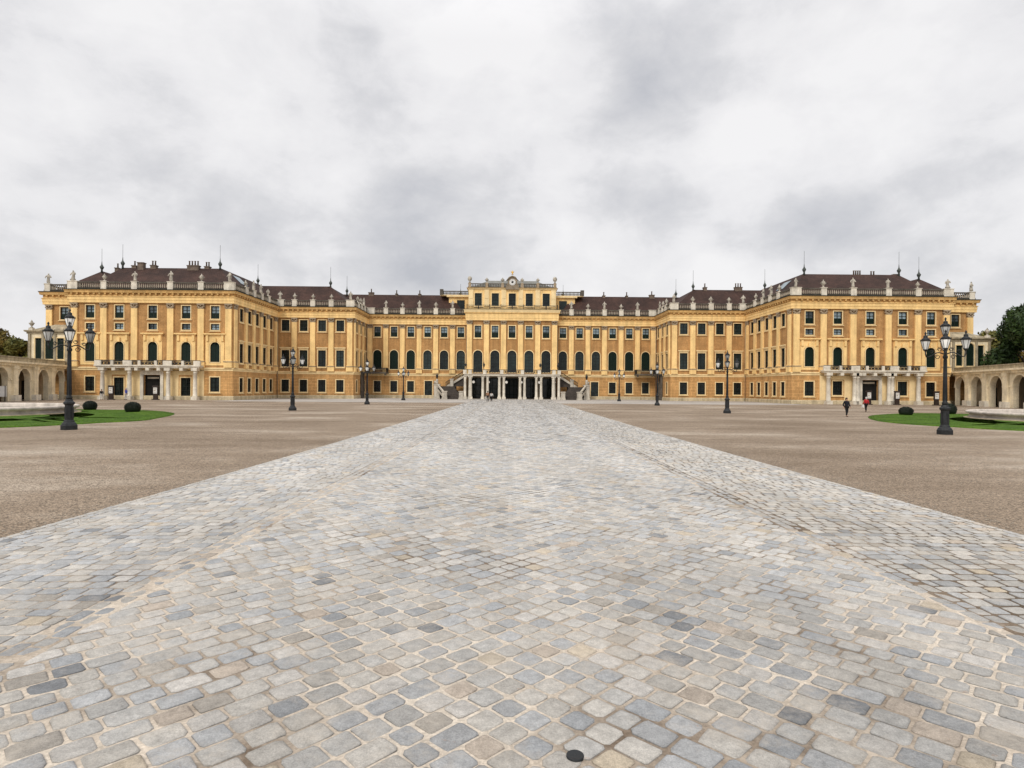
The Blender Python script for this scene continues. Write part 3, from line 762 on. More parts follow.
    if not mir: chim(-69.6,113,.55,.75,0); chim(-67.5,113.4,.5,.35,2); chim(-59.9,113,1.05,.3,4); chim(-57.6,113.6,.45,.25,2)
    else: chim(-65.4,113.6,.8,-.2,4); chim(-68.4,113.6,.5,-.3,2); chim(-73.0,114.2,.4,.1,0)
    if not mir: chim(-71.2,113.6,.4,.3,1); chim(-75.6,115.5,.35,.2,1)
    fin(-73.1,113,24.5); fin(-55.0,113,24.5); fin(-78.3,115,24.1); fin(-55.0,130.2,24.5); fin(-40.0,132.4,24.5); fin(-39.2,143,24.5)
    chim(-33.5,143.4,.6,.35,1); chim(-27.5,143.5,.25,.1,1); chim(-22.,143.5,.3,.1,1)
    if mir: chim(-50,132.4,.8,.5,3); chim(-42.6,132.4,.35,.4,1)
    c=B(); c.hexa([(-54.0,116.0,23.7),(-52.4,116.0,22.15),(-52.4,119,22.15),(-54.0,119,23.7),(-54.0,116.,23.78),(-52.4,116.,22.23),(-52.4,119,22.23),(-54.0,119,23.78)]); c.build('skylight',M['glass_sheen'],P)
    # corner annex with a three-light window above the arcade end
    YA=104.55
    an=B(); Fa=frame(0,YA,1,0,0,-1)
    hol=[(-82.65,-81.55,6.9,10.5,False),(-80.95,-79.5,6.9,10.9,True),(-78.9,-77.7,6.9,10.5,False)]
    wall_grid(an,Fa,-83.9,-76.75,5.6,11.2,hol,.3)
    an.box(-83.9,-83.6,YA+.02,107.7,0,11.2)
    ao=an.build('corner_annex',M['arcade'],P)
    for (a_,b_,c_,d_,ar) in hol: window('annex_window',(X((a_+b_)/2),YA,c_),0,b_-a_,d_-c_,ar,'shut','thin')
    an=B(); an.extrude([(-83.9,107.7),(-83.9,YA),(-76.75,YA)],[(0,11.2),(.15,11.25),(.15,11.5),(.40,11.6),(.45,11.85),(0,11.9)]); an.box(-83.9,-76.75,YA,107.7,11.6,11.88)
    for x in(-83.55,-81.25,-79.2,-77.2): an.frustum(x,YA-.1,6.1,11.2,.2,.12,.2,.12)
    an.build('annex_cornice',M['parapet'],ao)
    an=B(); an.hexa([(-83.7,YA+.2,11.9),(-76.8,YA+.2,11.9),(-76.8,107.7,11.9),(-83.7,107.7,11.9),(-80.5,106.2,13.0),(-77.,106.2,13.0),(-77.,107.7,13.0),(-80.5,107.7,13.0)]); an.build('annex_roof',M['parapet'],ao)
    m_=MB(); m_.frustum(0,0,11.88,12.3,.36,.32,.32,.28); m_.build('annex_pedestal',M['stone'],ao,(X(-83.5),YA+.3,0))
    o=put('stone_urn',URN[0],None,(X(-83.5),YA+.3,12.3)); o.scale=(.8,.8,.8); tag(o,'small stone urn on the roof corner of the %s corner annex'%side,'urn')
    # corner balcony with iron railing and a portal below
    cb=B(); cb.box(-33.0,-27.9,133.6,136.45,5.5,5.75); cb.box(-33.,-31.5,130.4,133.6,5.5,5.75)
    for x,y in((-32.7,130.9),(-32.7,132.5)): cb.box(x-.2,x+.2,y-.2,y+.2,0,5.5)
    cb.box(-28.4,-28.,133.9,134.3,5.1,5.5)
    co=cb.build('corner_balcony',M['rail'],P)
    cb=B()
    pts=[(-31.55,130.45),(-31.55,133.65),(-27.95,133.65),(-27.95,136.4)]
    for a_,b_ in zip(pts[:-1],pts[1:]):
        L_=math.hypot(b_[0]-a_[0],b_[1]-a_[1]); k=int(L_/.16)
        for z in(5.85,6.75): cb.tube([(*a_,z),(*b_,z)],.04,4)
        for j in range(k+1):
            f=j/k; x=a_[0]+(b_[0]-a_[0])*f; y=a_[1]+(b_[1]-a_[1])*f; cb.box(x-.035,x+.035,y-.035,y+.035,5.75,6.75)
    cb.build('iron_railing',M['ironwork'],co)
    # perron stair ------------------------------------------------------------
    st=B(); N1=16
    for k in range(N1):
        f0,f1=k/N1,(k+1)/N1; y0=126.6+5.4*f0; y1=126.6+5.4*f1; z=2.75*f1
        xa=-13.9-2.7*f0; xb=-10.5-2.3*f0
        st.hexa([(xa,y0,0),(xb,y0,0),(xb,132.,0),(xa,132.,0),(xa,y0,z),(xb,y0,z),(xb,132.,z),(xa,132.,z)]) if k==0 else st.hexa([(xa,y0,z-.22),(xb,y0,z-.22),(xb,132.+.001*k,z-.22),(xa,132.+.001*k,z-.22),(xa,y0,z),(xb,y0,z),(xb,132.+.001*k,z),(xa,132.+.001*k,z)])
    st.box(-16.9,-12.4,132.02,134.9,0,2.76)
    N2=14
    for k in range(N2):
        f=k/N2; x=-14.4+4.1*f; z=2.76+(5.35-2.76)*(k+1)/N2
        st.box(x,-10.3+.0005*k,132.3,134.9-.001*k,z-.2,z)
    so=st.build('staircase',M['step'],P)
    st=B()   # pale stringers and parapets
    def slab(a,b_,th,h0,h1):
        a=Vector(a);b_=Vector(b_); d=Vector((b_.x-a.x,b_.y-a.y,0)).normalized(); n=Vector((-d.y,d.x,0))*th/2
        st.hexa([a-n+Vector((0,0,h0)),a+n+Vector((0,0,h0)),b_+n+Vector((0,0,h0)),b_-n+Vector((0,0,h0)),a-n+Vector((0,0,h1)),a+n+Vector((0,0,h1)),b_+n+Vector((0,0,h1)),b_-n+Vector((0,0,h1))])
    slab((-14.15,126.6,.3),(-16.95,132.,2.9),.35,.75,1.05); slab((-14.15,126.6,.1),(-16.95,132.,2.7),.3,-.1,.35)
    slab((-16.95,132.,2.76),(-17.2,134.8,2.76),.3,-2.76,1.0)
    slab((-14.6,132.12,2.62),(-10.3,132.12,5.3),.3,-.42,.10); 
    st.build('stair_stringer',M['stairstone'],so)
    st=B()
    for k in range(16):
        f=(k+.5)/16; x=-14.6+4.3*f; z=2.72+2.68*f; st.lathe(x,132.12,[(.05,z),(.10,z+.25),(.05,z+.6),(.06,z+.8)],6)
        f2=f; x=-14.15-2.8*f2; y=126.6+5.4*f2; st.lathe(x,y,[(.05,.3+2.6*f2),(.1,.5+2.6*f2),(.05,.8+2.6*f2)],6)
    slab((-14.6,132.12,2.62),(-10.3,132.12,5.3),.22,.9,1.06)
    st.build('stair_balustrade',M['darkbase'],so)
    for (x,y,w,h,lamp) in((-14.2,126.3,.5,1.75,0),(-16.3,130.8,.62,3.2,1),(-10.75,126.4,.42,1.75,0),(-13.2,132.1,.34,4.4,0)):
        c=MB(); c.frustum(0,0,0,.35,w+.1,w+.1,w+.06,w+.06); c.frustum(0,0,.35,h-.2,w,w,w,w); c.frustum(0,0,h-.2,h,w+.1,w+.1,w+.1,w+.1)
        if lamp: c.lathe(0,0,[(.35,h),(.25,h+.3),(.28,h+.9),(.2,h+1.1)],8)
        o=c.build('stair_pedestal',M['stairstone'],P,(X(x),y,0))
        if lamp:
            c=MB(); c.lathe(0,0,[(.08,h+1.1),(.1,h+1.3),(.22,h+1.4),(.26,h+1.9),(.2,h+2.0),(.1,h+2.2),(.03,h+2.5)],6); c.build('pedestal_lantern',M['iron'],o,(X(x),y,0))
    # terrace beside the attic
    q=B(); q.box(-14.8,-9.9,141,147,19,23.7); o=q.build('terrace_wall',M['yellow'],P)
    q=B(); q.box(-12.9,-11.1,140.93,141.05,20.3,23.0); q.build('terrace_window',M['glass'],o)
    q=B(); q.box(-15.3,-9.9,140.5,147.3,23.7,24.05); q.box(-16.8,-9.9,140.6,147,24.05,24.2); q.build('terrace_cornice',M['cream'],o)
    q=B(); q.box(-16.6,-9.9,140.75,140.95,24.95,25.15)
    for k in range(20): 
        x=-16.5+6.4*(k+.5)/20; q.lathe(x,140.85,[(.08,24.2),(.13,24.5),(.06,24.95)],6)
    q.box(-16.9,-16.1,140.5,141.2,24.2,25.5); q.build('terrace_balustrade',M['rail'],o)
    fin(-12.3,144,24.2,1.0)
half(-1); half(1)

# centre block -----------------------------------------------------------------
Fc=frame(0,YC,1,0,0,-1)
cx=[-7.66,-3.83,0,3.83,7.66]
hu=[(x-.76,x+.76,13.75,16.45,False) for x in cx]+[(x-1.03,x+1.03,6.0,10.9,True) for x in cx]
hl=[(x-1.45,x+1.45,.1,4.7,False) for x in cx]
q=MB(); wall_grid(q,Fc,-10,10,5.3,17.6,hu); 
for sx in(-1,1): q.add([(sx*10,YC,5.3),(sx*10,Y3+2,5.3),(sx*10,Y3+2,20),(sx*10,YC,20)],[(0,1,2,3)])
q.build('upper_wall',M['ochre'],P)
q=MB(); wall_grid(q,Fc,-10,10,0,5.3,hl,6.5)
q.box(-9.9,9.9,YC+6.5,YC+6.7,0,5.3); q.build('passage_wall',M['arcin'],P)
for x in cx:
    window('upper_window',(x,YC,13.75),0,1.52,2.7,False,'half','wide'); window('arched_window',(x,YC,6.0),0,2.06,4.9,True,'plain','wide')
    d=MB(); d.box(x-1.45,x+1.45,YC+2.5,YC+2.6,.1,4.7); dd=d.build('passage_door',M['glass'] if x else M['sash'],P)
    d=MB()
    for k in(-1.42,-.5,.5,1.42): d.box(x+k-.05,x+k+.05,YC+2.38,YC+2.49,.1,4.7)
    for z in(.9,2.9,4.6): d.box(x-1.45,x+1.45,YC+2.36,YC+2.48,z,z+.1)
    d.build('door_frame',M['green'],dd)
for i,x in enumerate((-8.9,-5.6,-1.6,1.7,5.7,9.)):
    d=MB(); d.sphere((0,0,0),.30,12,8); g_=d.build('hanging_globe',M['globe'],P,(x+.4,YC-2.0,3.75)); d=MB(); d.tube([(0,0,.28),(0,0,1.25)],.025,5); d.build('globe_rod',M['ironwork'],g_,(x+.4,YC-2.0,3.75))
for x in(-9.55,-5.75,-1.92,1.92,5.75,9.55): pilaster((x,YC,0),0,1.15,5.35,6.5,17.62,.35,.95)
q=MB(); C0=[(-10,Y3+2),(-10,YC),(10,YC),(10,Y3+2)]
q.extrude(C0,[(.02,17.6),(.42,17.62),(.42,18.1),(.48,18.15),(.48,19.2),(.75,19.3),(.75,19.4),(.02,19.4)]); q.build('entablature',M['yellow'],P)
q=MB(); q.extrude(C0,[(.02,19.41),(.72,19.42),(.8,19.7),(.9,20.0),(.02,20.02)]); q.build('cornice',M['cream'],P)
q=MB(); q.extrude(C0,[(0,20.03),(.93,20.03),(.93,20.1),(-.6,20.14)]); q.build('gutter',M['lead'],P)
# attic
Fa=frame(0,YC+.35,1,0,0,-1)
q=MB(); wall_grid(q,Fa,-9.8,9.8,20.1,24.8,[(x-.8,x+.8,20.95,23.8,False) for x in cx])
for sx in(-1,1): q.add([(sx*9.8,YC+.35,20.1),(sx*9.8,YC+9,20.1),(sx*9.8,YC+9,24.8),(sx*9.8,YC+.35,24.8)],[(0,1,2,3)])
q.box(-9.8,9.8,YC+9,YC+9.2,19,24.8); q.build('attic_wall',M['yellow'],P)
for x in cx: window('attic_window',(x,YC+.35,20.95),0,1.6,2.85,False,'plain','thin')
for x in(-9.3,-5.75,-1.92,1.92,5.75,9.3):
    d=MB(); d.fbox(Fa,x-.55,x+.55,0,.14,20.9,24.6); d.fbox(Fa,x-.4,x+.4,.14,.2,22.6,24.2); d.build('attic_pilaster',M['cream'],P)
q=MB(); C1=[(-9.8,YC+9),(-9.8,YC+.35),(9.8,YC+.35),(9.8,YC+9)]
q.extrude(C1,[(0,24.6),(.2,24.65),(.25,24.85),(.5,25.),(.0,25.06)]); q.build('attic_cornice',M['cream'],P)
q=MB(); q.extrude(C1,[(-.2,25.07),(.2,25.07),(.2,25.3),(-.2,25.3)]); q.extrude(C1,[(-.15,25.85),(.15,25.85),(.18,26.0),(-.18,26.0)])
for k in range(52):
    x=-9.6+19.2*(k+.5)/52; q.lathe(x,YC+.35,[(.07,25.3),(.12,25.5),(.06,25.85)],6,cap=False)
q.build('attic_balustrade',M['rail'],P)
for x,h in((-9.6,26.15),(9.6,26.15),(-5.75,26.1),(5.75,26.1),(-2.2,26.1),(2.2,26.1)):
    d=MB(); d.frustum(0,0,25.06,h,.32,.3,.3,.28); d.build('balustrade_pedestal',M['capital'],P,(x,YC+.3,0))
    if abs(x)>9:
        d=MB(); d.lathe(0,0,[(.2,0),(.16,.25),(.42,.6),(.5,.95),(.4,1.25),(.15,1.42)],10); o=d.build('stone_ball',M['statue'],None,(x,YC+.3,h)); tag(o,'round stone ball finial on the %s end of the central attic'%('left' if x<0 else 'right'),'finial','attic roof ornaments')
    else:
        o=put('stone_urn',URN[1],None,(x,YC+.3,h)); o.scale=(.75,.75,.75); tag(o,'small stone urn on the attic, %s and %s of the clock'%('next to' if abs(x)<3 else 'second out','left' if x<0 else 'right'),'urn','attic roof ornaments')
# clock gable
q=MB(); pr=[(-1.5,25.06),(1.5,25.06),(1.35,26.1),(1.0,26.6),(1.05,27.2),(.6,27.7),(0,28.0),(-.6,27.7),(-1.05,27.2),(-1.0,26.6),(-1.35,26.1)]
n=len(pr); q.add([(a,YC-.15,b_) for a,b_ in pr]+[(a,YC+.5,b_) for a,b_ in pr],[tuple(range(n)),tuple(range(2*n-1,n-1,-1))]+[(i,(i+1)%n,(i+1)%n+n,i+n) for i in range(n)])
q.tube([(-1.3,YC-.18,27.0),(-.7,YC-.2,27.75),(0,YC-.2,28.05),(.7,YC-.2,27.75),(1.3,YC-.18,27.0)],.16,6)
cg=q.build('clock_gable',M['crest'],P)
cg.location.z-=.45
q=MB()
cd=[(.72*math.cos(2*math.pi*i/24),.72*math.sin(2*math.pi*i/24)) for i in range(24)]
q.add([(a,YC-.20,26.25+b_) for a,b_ in cd]+[(a,YC-.14,26.25+b_) for a,b_ in cd],[tuple(range(24))]+[(i,(i+1)%24,(i+1)%24+24,i+24) for i in range(24)]); q.build('clock_dial',M['white'],cg)
q=MB()
for i in range(12):
    a=i*math.pi/6; q.box(.6*math.cos(a)-.035,.6*math.cos(a)+.035,YC-.225,YC-.205,26.25+.6*math.sin(a)-.06,26.25+.6*math.sin(a)+.06)
q.tube([(0,YC-.23,26.25),(.28,YC-.23,26.55)],.045,4); q.tube([(0,YC-.23,26.25),(-.1,YC-.23,26.78)],.035,4)
q.sphere((0,YC-.2,26.25),.26,10,5,(1,.1,1)); q.build('clock_hands',M['ironwork'],cg)
q=MB(); q.lathe(0,YC,[(.25,28.0),(.12,28.2),(.18,28.4),(.05,28.9)],7)
for s_ in(-1,1): q.hexa([(0,YC-.06,28.2),(s_*.34,YC-.05,28.5),(s_*.30,YC+.05,28.5),(0,YC+.06,28.2),(0,YC-.06,28.5),(s_*.36,YC-.05,28.75),(s_*.32,YC+.05,28.75),(0,YC+.06,28.5)])
q.build('gilded_eagle',M['gold'],cg)
q=MB(); q.hexa([(-9.4,YC+.8,25.1),(9.4,YC+.8,25.1),(9.4,YC+9,25.1),(-9.4,YC+9,25.1),(-5.5,YC+3,27.1),(5.5,YC+3,27.1),(5.5,YC+7,27.1),(-5.5,YC+7,27.1)]); q.build('attic_roof',M['roofgrey'],P)
# attic front railing
q=MB()
for z in(20.3,20.95): q.fbox(Fc,-10.2,10.2,.75,.80,z,z+.05)
for k in range(70):
    t=-10.2+20.4*(k+.5)/70; q.fbox(Fc,t-.03,t+.03,.76,.79,20.1,20.95)
for k in range(9):
    t=-10.1+20.2*k/8; q.fbox(Fc,t-.08,t+.08,.72,.82,20.1,21.15)
q.build('attic_railing',M['ironwork'],P)
# loggia balcony
q=MB(); q.box(-10.4,10.4,129.9,YC-.02,5.05,5.40); q.box(-10.6,10.6,129.7,YC-.03,5.41,5.5); bo=q.build('loggia_balcony',M['stone'],P)
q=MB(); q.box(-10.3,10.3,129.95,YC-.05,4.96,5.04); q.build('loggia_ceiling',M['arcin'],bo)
for u in(10.2,9.05,6.35,5.3,2.75,1.75):
    for s_ in(-1,1):
        c=MB(); big=.40 if u in(9.05,) else .29
        c.frustum(0,0,.0,.5,big+.12,big+.12,big+.1,big+.1); c.lathe(0,0,[(big+.05,.5),(big+.05,.6),(big,.66),(big,2.),(big*.9,4.3),(big+.02,4.4),(big*.9,4.5),(big+.1,4.75)],12); c.frustum(0,0,4.75,4.95,big+.1,big+.1,big+.1,big+.1)
        c.build('loggia_column',M['stone'],P,(s_*u,130.45,0))
for u in(10.2,9.1,5.9,2.25):
    for s_ in(-1,1): q=MB(); q.box(s_*u-.36,s_*u+.36,129.8,130.3,5.5,6.35); q.build('parapet_block',M['stone'],bo)
q=MB(); q.box(-10.3,10.3,130.0,130.08,6.36,6.44)
for k in range(110):
    x=-10.3+20.6*(k+.5)/110; q.box(x-.04,x+.04,130.02,130.06,5.5,6.36)
for k in range(36):
    x=-10.2+20.4*(k+.5)/36; q.box(x-.14,x+.14,130.03,130.05,5.8,6.1)
q.build('iron_railing',M['ironwork'],bo)
for x in(-10.0,-6.1,6.1,10.0):
    c=MB(); c.lathe(0,0,[(.06,0),(.05,.5),(.18,.6),(.24,1.05),(.2,1.1),(.08,1.3),(.02,1.6)],6); c.build('balcony_lantern',M['iron'],bo,(x,130.05,6.5))

# ------------------------------------------------------------------ arcades
def arcade(sg):
    mir=sg>0; side='right' if mir else 'left'
    A=Vector((-77.3,103.5)); Bv=Vector((-72.2,84.)); d=(Bv-A).normalized(); n=Vector((-d.y,d.x)); 
    if n.x<0: n=-n
    F=frame(A.x,A.y,d.x,d.y,n.x,n.y)
    root=thing('arcade','long beige round-arched arcade with a flat parapet joining the %s pavilion'%side,'arcade',(77.3 if mir else -77.3,103.5,0),0)
    ctr=[.9,6.5,12.4,18.7,24.9,31.0]; T0,T1=-1.0,ctr[-1]+2.9
    q=MB(mir); wall_grid(q,F,T0,T1,0,5.2,[(c-1.8,c+1.8,0,4.85,True) for c in ctr],.75); 
    q.add([F(T1,0,0),F(T1,-5,0),F(T1,-5,5.2),F(T1,0,5.2)],[(0,1,2,3)])
    q.build('arcade_wall',M['arcade'],root)
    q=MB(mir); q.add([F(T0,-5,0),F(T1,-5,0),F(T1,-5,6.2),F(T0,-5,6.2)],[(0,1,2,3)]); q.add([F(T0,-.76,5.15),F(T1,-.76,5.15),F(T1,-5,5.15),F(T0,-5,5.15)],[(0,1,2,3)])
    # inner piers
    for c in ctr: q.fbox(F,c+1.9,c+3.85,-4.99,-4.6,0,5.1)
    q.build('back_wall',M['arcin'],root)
    for k,c in enumerate(ctr):
        q=MB(mir); q.fbox(F,c-1.1,c+1.1,-4.95,-4.9,.02,3.1); q.build('dark_doorway',M['void'],root)
        q=MB(mir)
        o_=[(c+2.05*math.cos(math.pi*i/14),3.05+2.05*math.sin(math.pi*i/14)) for i in range(15)]; i_=[(c+1.81*math.cos(math.pi*i/14),3.05+1.81*math.sin(math.pi*i/14)) for i in range(15)]
        for i in range(14):
            q.hexa([F(o_[i][0],0,o_[i][1]),F(o_[i+1][0],0,o_[i+1][1]),F(i_[i+1][0],0,i_[i+1][1]),F(i_[i][0],0,i_[i][1]),F(o_[i][0],.1,o_[i][1]),F(o_[i+1][0],.1,o_[i+1][1]),F(i_[i+1][0],.1,i_[i+1][1]),F(i_[i][0],.1,i_[i][1])])
        q.build('archivolt',M['arcade'],root)
    for c in [ctr[0]-2.87]+[c+2.87 for c in ctr]:
        if c<T0+.5: continue
        q=MB(mir); q.fbox(F,c-.62,c+.62,0,.32,.0,5.2); q.fbox(F,c-.72,c+.72,.0,.42,4.75,5.2); pr=q.build('pier_pilaster',M['arcade'],root)
        q=MB(mir); q.fbox(F,c-.85,c+.85,-.1,.6,0,.9); q.build('pier_block',M['stone'],pr)
        q=MB(mir); q.fbox(F,c-1.15,c+1.15,.002,.12,3.05,3.3); q.build('impost',M['arcade'],pr)
    q=MB(mir); pth=[(F(T0,0,0)[0],F(T0,0,0)[1]),(F(T1,0,0)[0],F(T1,0,0)[1])]
    pth=pth[::-1] if True else pth
    sgn=-1
    pr=[(0,5.2),(.36,5.22),(.36,5.5),(.5,5.55),(.75,5.72),(.75,5.86),(0,5.9)]
    q.extrude(pth,[(-o if False else o,z) for o,z in pr]) if False else None
    for o0,o1,z0,z1 in((0,.36,5.2,5.5),(0,.5,5.5,5.58),(0,.72,5.58,5.85)): q.fbox(F,T0,T1,o0-.7,o1,z0+.001,z1)
    q.build('arcade_cornice',M['arcade'],root)
    q=MB(mir); q.fbox(F,T0,T1,-.5,.2,5.86,6.42); q.fbox(F,T0,T1,-.6,.3,6.42,6.55); q.fbox(F,T0,T1,-5,-.5,5.9,6.0)
    q.build('parapet',M['parapet'],root)
arcade(-1); arcade(1)

# ------------------------------------------------------------------ street lamps
def lantern_mesh():
    g=MB(); g.lathe(0,0,[(.105,0),(.225,.46)],6,False,math.pi/6)
    f=MB()
    for i in range(6):
        a=2*math.pi*i/6+math.pi/6; c,s_=math.cos(a),math.sin(a); f.tube([(.11*c,.11*s_,-.01),(.232*c,.232*s_,.47)],.014,4)
    f.lathe(0,0,[(.03,-.18),(.05,-.10),(.12,-.04),(.12,.0)],6,False,math.pi/6); f.lathe(0,0,[(.25,.455),(.26,.50),(.225,.515)],6,False,math.pi/6)
    f.lathe(0,0,[(.24,.50),(.19,.58),(.10,.65),(.11,.69),(.10,.75),(.04,.79),(.035,.84),(.06,.89),(.015,.98)],8)
    for i in range(6):
        a=2*math.pi*i/6+math.pi/6; f.tube([(.245*math.cos(a),.245*math.sin(a),.5),(.26*math.cos(a),.26*math.sin(a),.59)],[.016,.010],4)
    return f.mesh('lantern',M['iron']),g.mesh('lantern_glass',M['lantern'])
LF,LG=lantern_mesh()
def lamp_proto():
    t=thing('street_lamp','x','street lamp',(0,0,0),0,'cast iron lamps lining the court')
    b=MB(); o8=math.pi/8
    b.lathe(0,0,[(.40,0),(.40,.24),(.36,.28),(.34,.34),(.27,.40),(.25,.48),(.215,.52),(.205,1.3),(.23,1.34),(.275,1.38),(.275,1.46),(.2,1.52),(.17,1.62)],8,False,o8)
    for k in range(8):
        a=k*math.pi/4; c,s_=math.cos(a),math.sin(a); b.hexa([(.197*c-.05*-s_,.197*s_-.05*c,.62),(.197*c+.05*-s_,.197*s_+.05*c,.62),(.21*c+.05*-s_,.21*s_+.05*c,.62),(.21*c-.05*-s_,.21*s_-.05*c,.62),(.19*c-.05*-s_,.19*s_-.05*c,1.2),(.19*c+.05*-s_,.19*s_+.05*c,1.2),(.203*c+.05*-s_,.203*s_+.05*c,1.2),(.203*c-.05*-s_,.203*s_-.05*c,1.2)])
    b.build('lamp_base',M['iron'],t,'local')
    p=MB(); p.lathe(0,0,[(.13,1.62),(.15,1.72),(.11,1.8),(.105,2.2),(.095,3.2),(.08,4.15),(.12,4.2),(.12,4.3),(.085,4.36),(.07,4.95),(.09,5.0),(.06,5.06),(.05,5.30)],16)
    for i in range(10):
        a=2*math.pi*i/10; p.tube([(.104*math.cos(a),.104*math.sin(a),1.85),(.078*math.cos(a),.078*math.sin(a),4.1)],[.018,.013],4)
    p.build('lamp_post',M['iron'],t,'local')
    RA=.90
    for k in range(4):
        a=k*math.pi/2; c,s_=math.cos(a),math.sin(a)
        A=MB(); pts=[]
        for i in range(13):
            f=i/12; q_=.08+(RA-.13)*f; z=4.42+.10*math.sin(f*math.pi*1.6)-.06*f; pts.append((q_*c,q_*s_,z))
        pts+=[(RA*c,RA*s_,4.44),(RA*c,RA*s_,4.58)]
        A.tube(pts,.032,6)
        for (r0,z0,rr,dirn) in((.36,4.26,.13,1),(.62,4.56,.10,-1),(.26,4.66,.11,1)):
            sp=[]
            for i in range(15):
                th=i/14*math.pi*2.6; q_=rr*(1-.55*i/14); sp.append(((r0+q_*math.cos(th)*dirn)*c,(r0+q_*math.cos(th)*dirn)*s_,z0+q_*math.sin(th)))
            A.tube(sp,.02,5)
        arm=A.build('lamp_arm',M['iron'],t,'local')
        l=put('lantern',LF,t); l.location=(RA*c,RA*s_,4.70); g=put('lantern_glass',LG,l,'local')
    l=put('lantern',LF,t); l.location=(0,0,5.46); put('lantern_glass',LG,l,'local')
    return t
LP=lamp_proto()
spots=[(-24.72,32.2,'left',0),(22.65,32.7,'right',0),(-22.95,60.8,'left',1),(21.2,61.1,'right',1),(-20.9,84.6,'left',2),(21.0,88.5,'right',2),(-20.6,113,'left',3),(20.8,117,'right',3)]
wh=['nearest one, beside the lawn','second nearest, on open gravel','third nearest, before the palace middle','farthest one, by the palace wall']
for i,(x,y,s_,k) in enumerate(spots):
    lab='dark five-lantern street lamp of the %s row, %s'%(s_,wh[k])
    if i==0: LP.location=(x,y,gzf(y)); LP['label']=lab; LP.rotation_euler=(0,0,R(-54))
    else: dup(LP,(x,y,gzf(y)),R([-54,-126,-66,-110,-80,-102,-75,-100][i]),lab)

# ------------------------------------------------------------------ lawns, basins, clipped bushes
def smooth_loop(pts,n=8):
    out=[];m=len(pts)
    for i in range(m):
        p0,p1,p2,p3=[Vector(pts[(i+k-1)%m]) for k in range(4)]
        for j in range(n):
            t=j/n; out.append(.5*((2*p1)+(-p0+p2)*t+(2*p0-5*p1+4*p2-p3)*t*t+(-p0+3*p1-3*p2+p3)*t**3))
    return out
def lawn(pts):
    lp=smooth_loop(pts); n=len(lp); c=sum(lp,Vector((0,0)))/n
    b=MB(); vs=[(c.x,c.y,gzf(c.y)+.06)]
    for f,h in((.5,.06),(.97,.055),(1.,.045),(1.004,-.02)):
        for p in lp: q=c+(p-c)*f; vs.append((q.x,q.y,gzf(q.y)+h))
    fs=[(0,1+i,1+(i+1)%n) for i in range(n)]
    for k in range(3):
        for i in range(n):
            j=(i+1)%n; fs.append((1+k*n+i,1+k*n+j,1+(k+1)*n+j,1+(k+1)*n+i))
    b.add(vs,fs,True); o=b.build('lawn',M['grass']); o['kind']='structure'
    # low blades so the edge and surface are not a flat sheet
    V=[];Fs=[];n0=0; rr=random.Random(3)
    poly=[(p.x,p.y) for p in lp]
    def inside(x,y):
        k=False
        for i in range(n):
            x0,y0=poly[i-1];x1,y1=poly[i]
            if (y0>y)!=(y1>y) and x<(x1-x0)*(y-y0)/(y1-y0)+x0: k=not k
        return k
    xs_=[p[0] for p in poly]; ys_=[p[1] for p in poly]; cnt=0
    while cnt<26000:
        x=rr.uniform(min(xs_),max(xs_)); y=rr.uniform(min(ys_),max(ys_))
        if not inside(x,y): continue
        a=rr.uniform(0,6.28); w=rr.uniform(.015,.03); h=rr.uniform(.025,.05); z=gzf(y)+.04
        V+=[(x-w*math.cos(a),y-w*math.sin(a),z),(x+w*math.cos(a),y+w*math.sin(a),z),(x+rr.uniform(-.04,.04),y+rr.uniform(-.04,.04),z+h)]; Fs.append((n0,n0+1,n0+2)); n0+=3; cnt+=1
    b=MB(); b.add(V,Fs); o=b.build('grass',M['grass']); o['kind']='stuff'
LW=[(-26.9,43.8),(-26.3,40.9),(-27.2,38.4),(-27.6,36.7),(-29.3,33.2),(-34,30),(-41,29),(-48,33),(-53.5,41),(-55,50),(-52,57.5),(-46,59.5),(-41.2,59),(-35.8,58),(-30.,52)]
lawn(LW)
RW=[(27.4,43.9),(28.2,39.9),(29.8,36.2),(34,31),(41,29),(48,33),(54,41),(56,51),(53,60),(47,62.5),(42.,63.6),(34.,57.5),(29,49.5)]
lawn(RW)
def basin(x,y,r,side):
    t=thing('fountain_basin','low round pale stone fountain basin on the %s lawn'%side,'fountain',(x,y,0))
    b=MB(); n=56
    pr=[(r-.45,.05),(r-.15,.05),(r-.15,.16),(r-.28,.20),(r-.30,.40),(r-.06,.46),(r+.0,.56),(r-.03,.66),(r-.12,.70),(r-.45,.70),(r-.50,.62),(r-.52,.05)]
    b.lathe(0,0,pr,n,True,cap=False); b.build('basin_rim',M['basin'],t,'local')
    b=MB(); b.lathe(0,0,[(r-.53,.05),(r-.53,.36),(.01,.37)],n,False,cap=False); b.build('water',M['water'],t,'local')
    b=MB(); b.lathe(0,0,[(r+.12,.05),(r+.12,.10),(r-.2,.11)],n,False,cap=False); b.build('basin_footing',M['plinth'],t,'local')
M['basin']=mat('pale pinkish basin stone',(.60,.53,.46),.8,.2,.8,.25,.12,6,.3,14,dirt_shade=(.15,.45,.55)); M['water']=glass_mat('dark pool water',(.05,.055,.05),.05,.5)  # lower rim darkened: shadow of the overhang put into the stone colour
basin(-46.75,49.1,8.8,'left'); basin(47.9,49.5,8.8,'right')
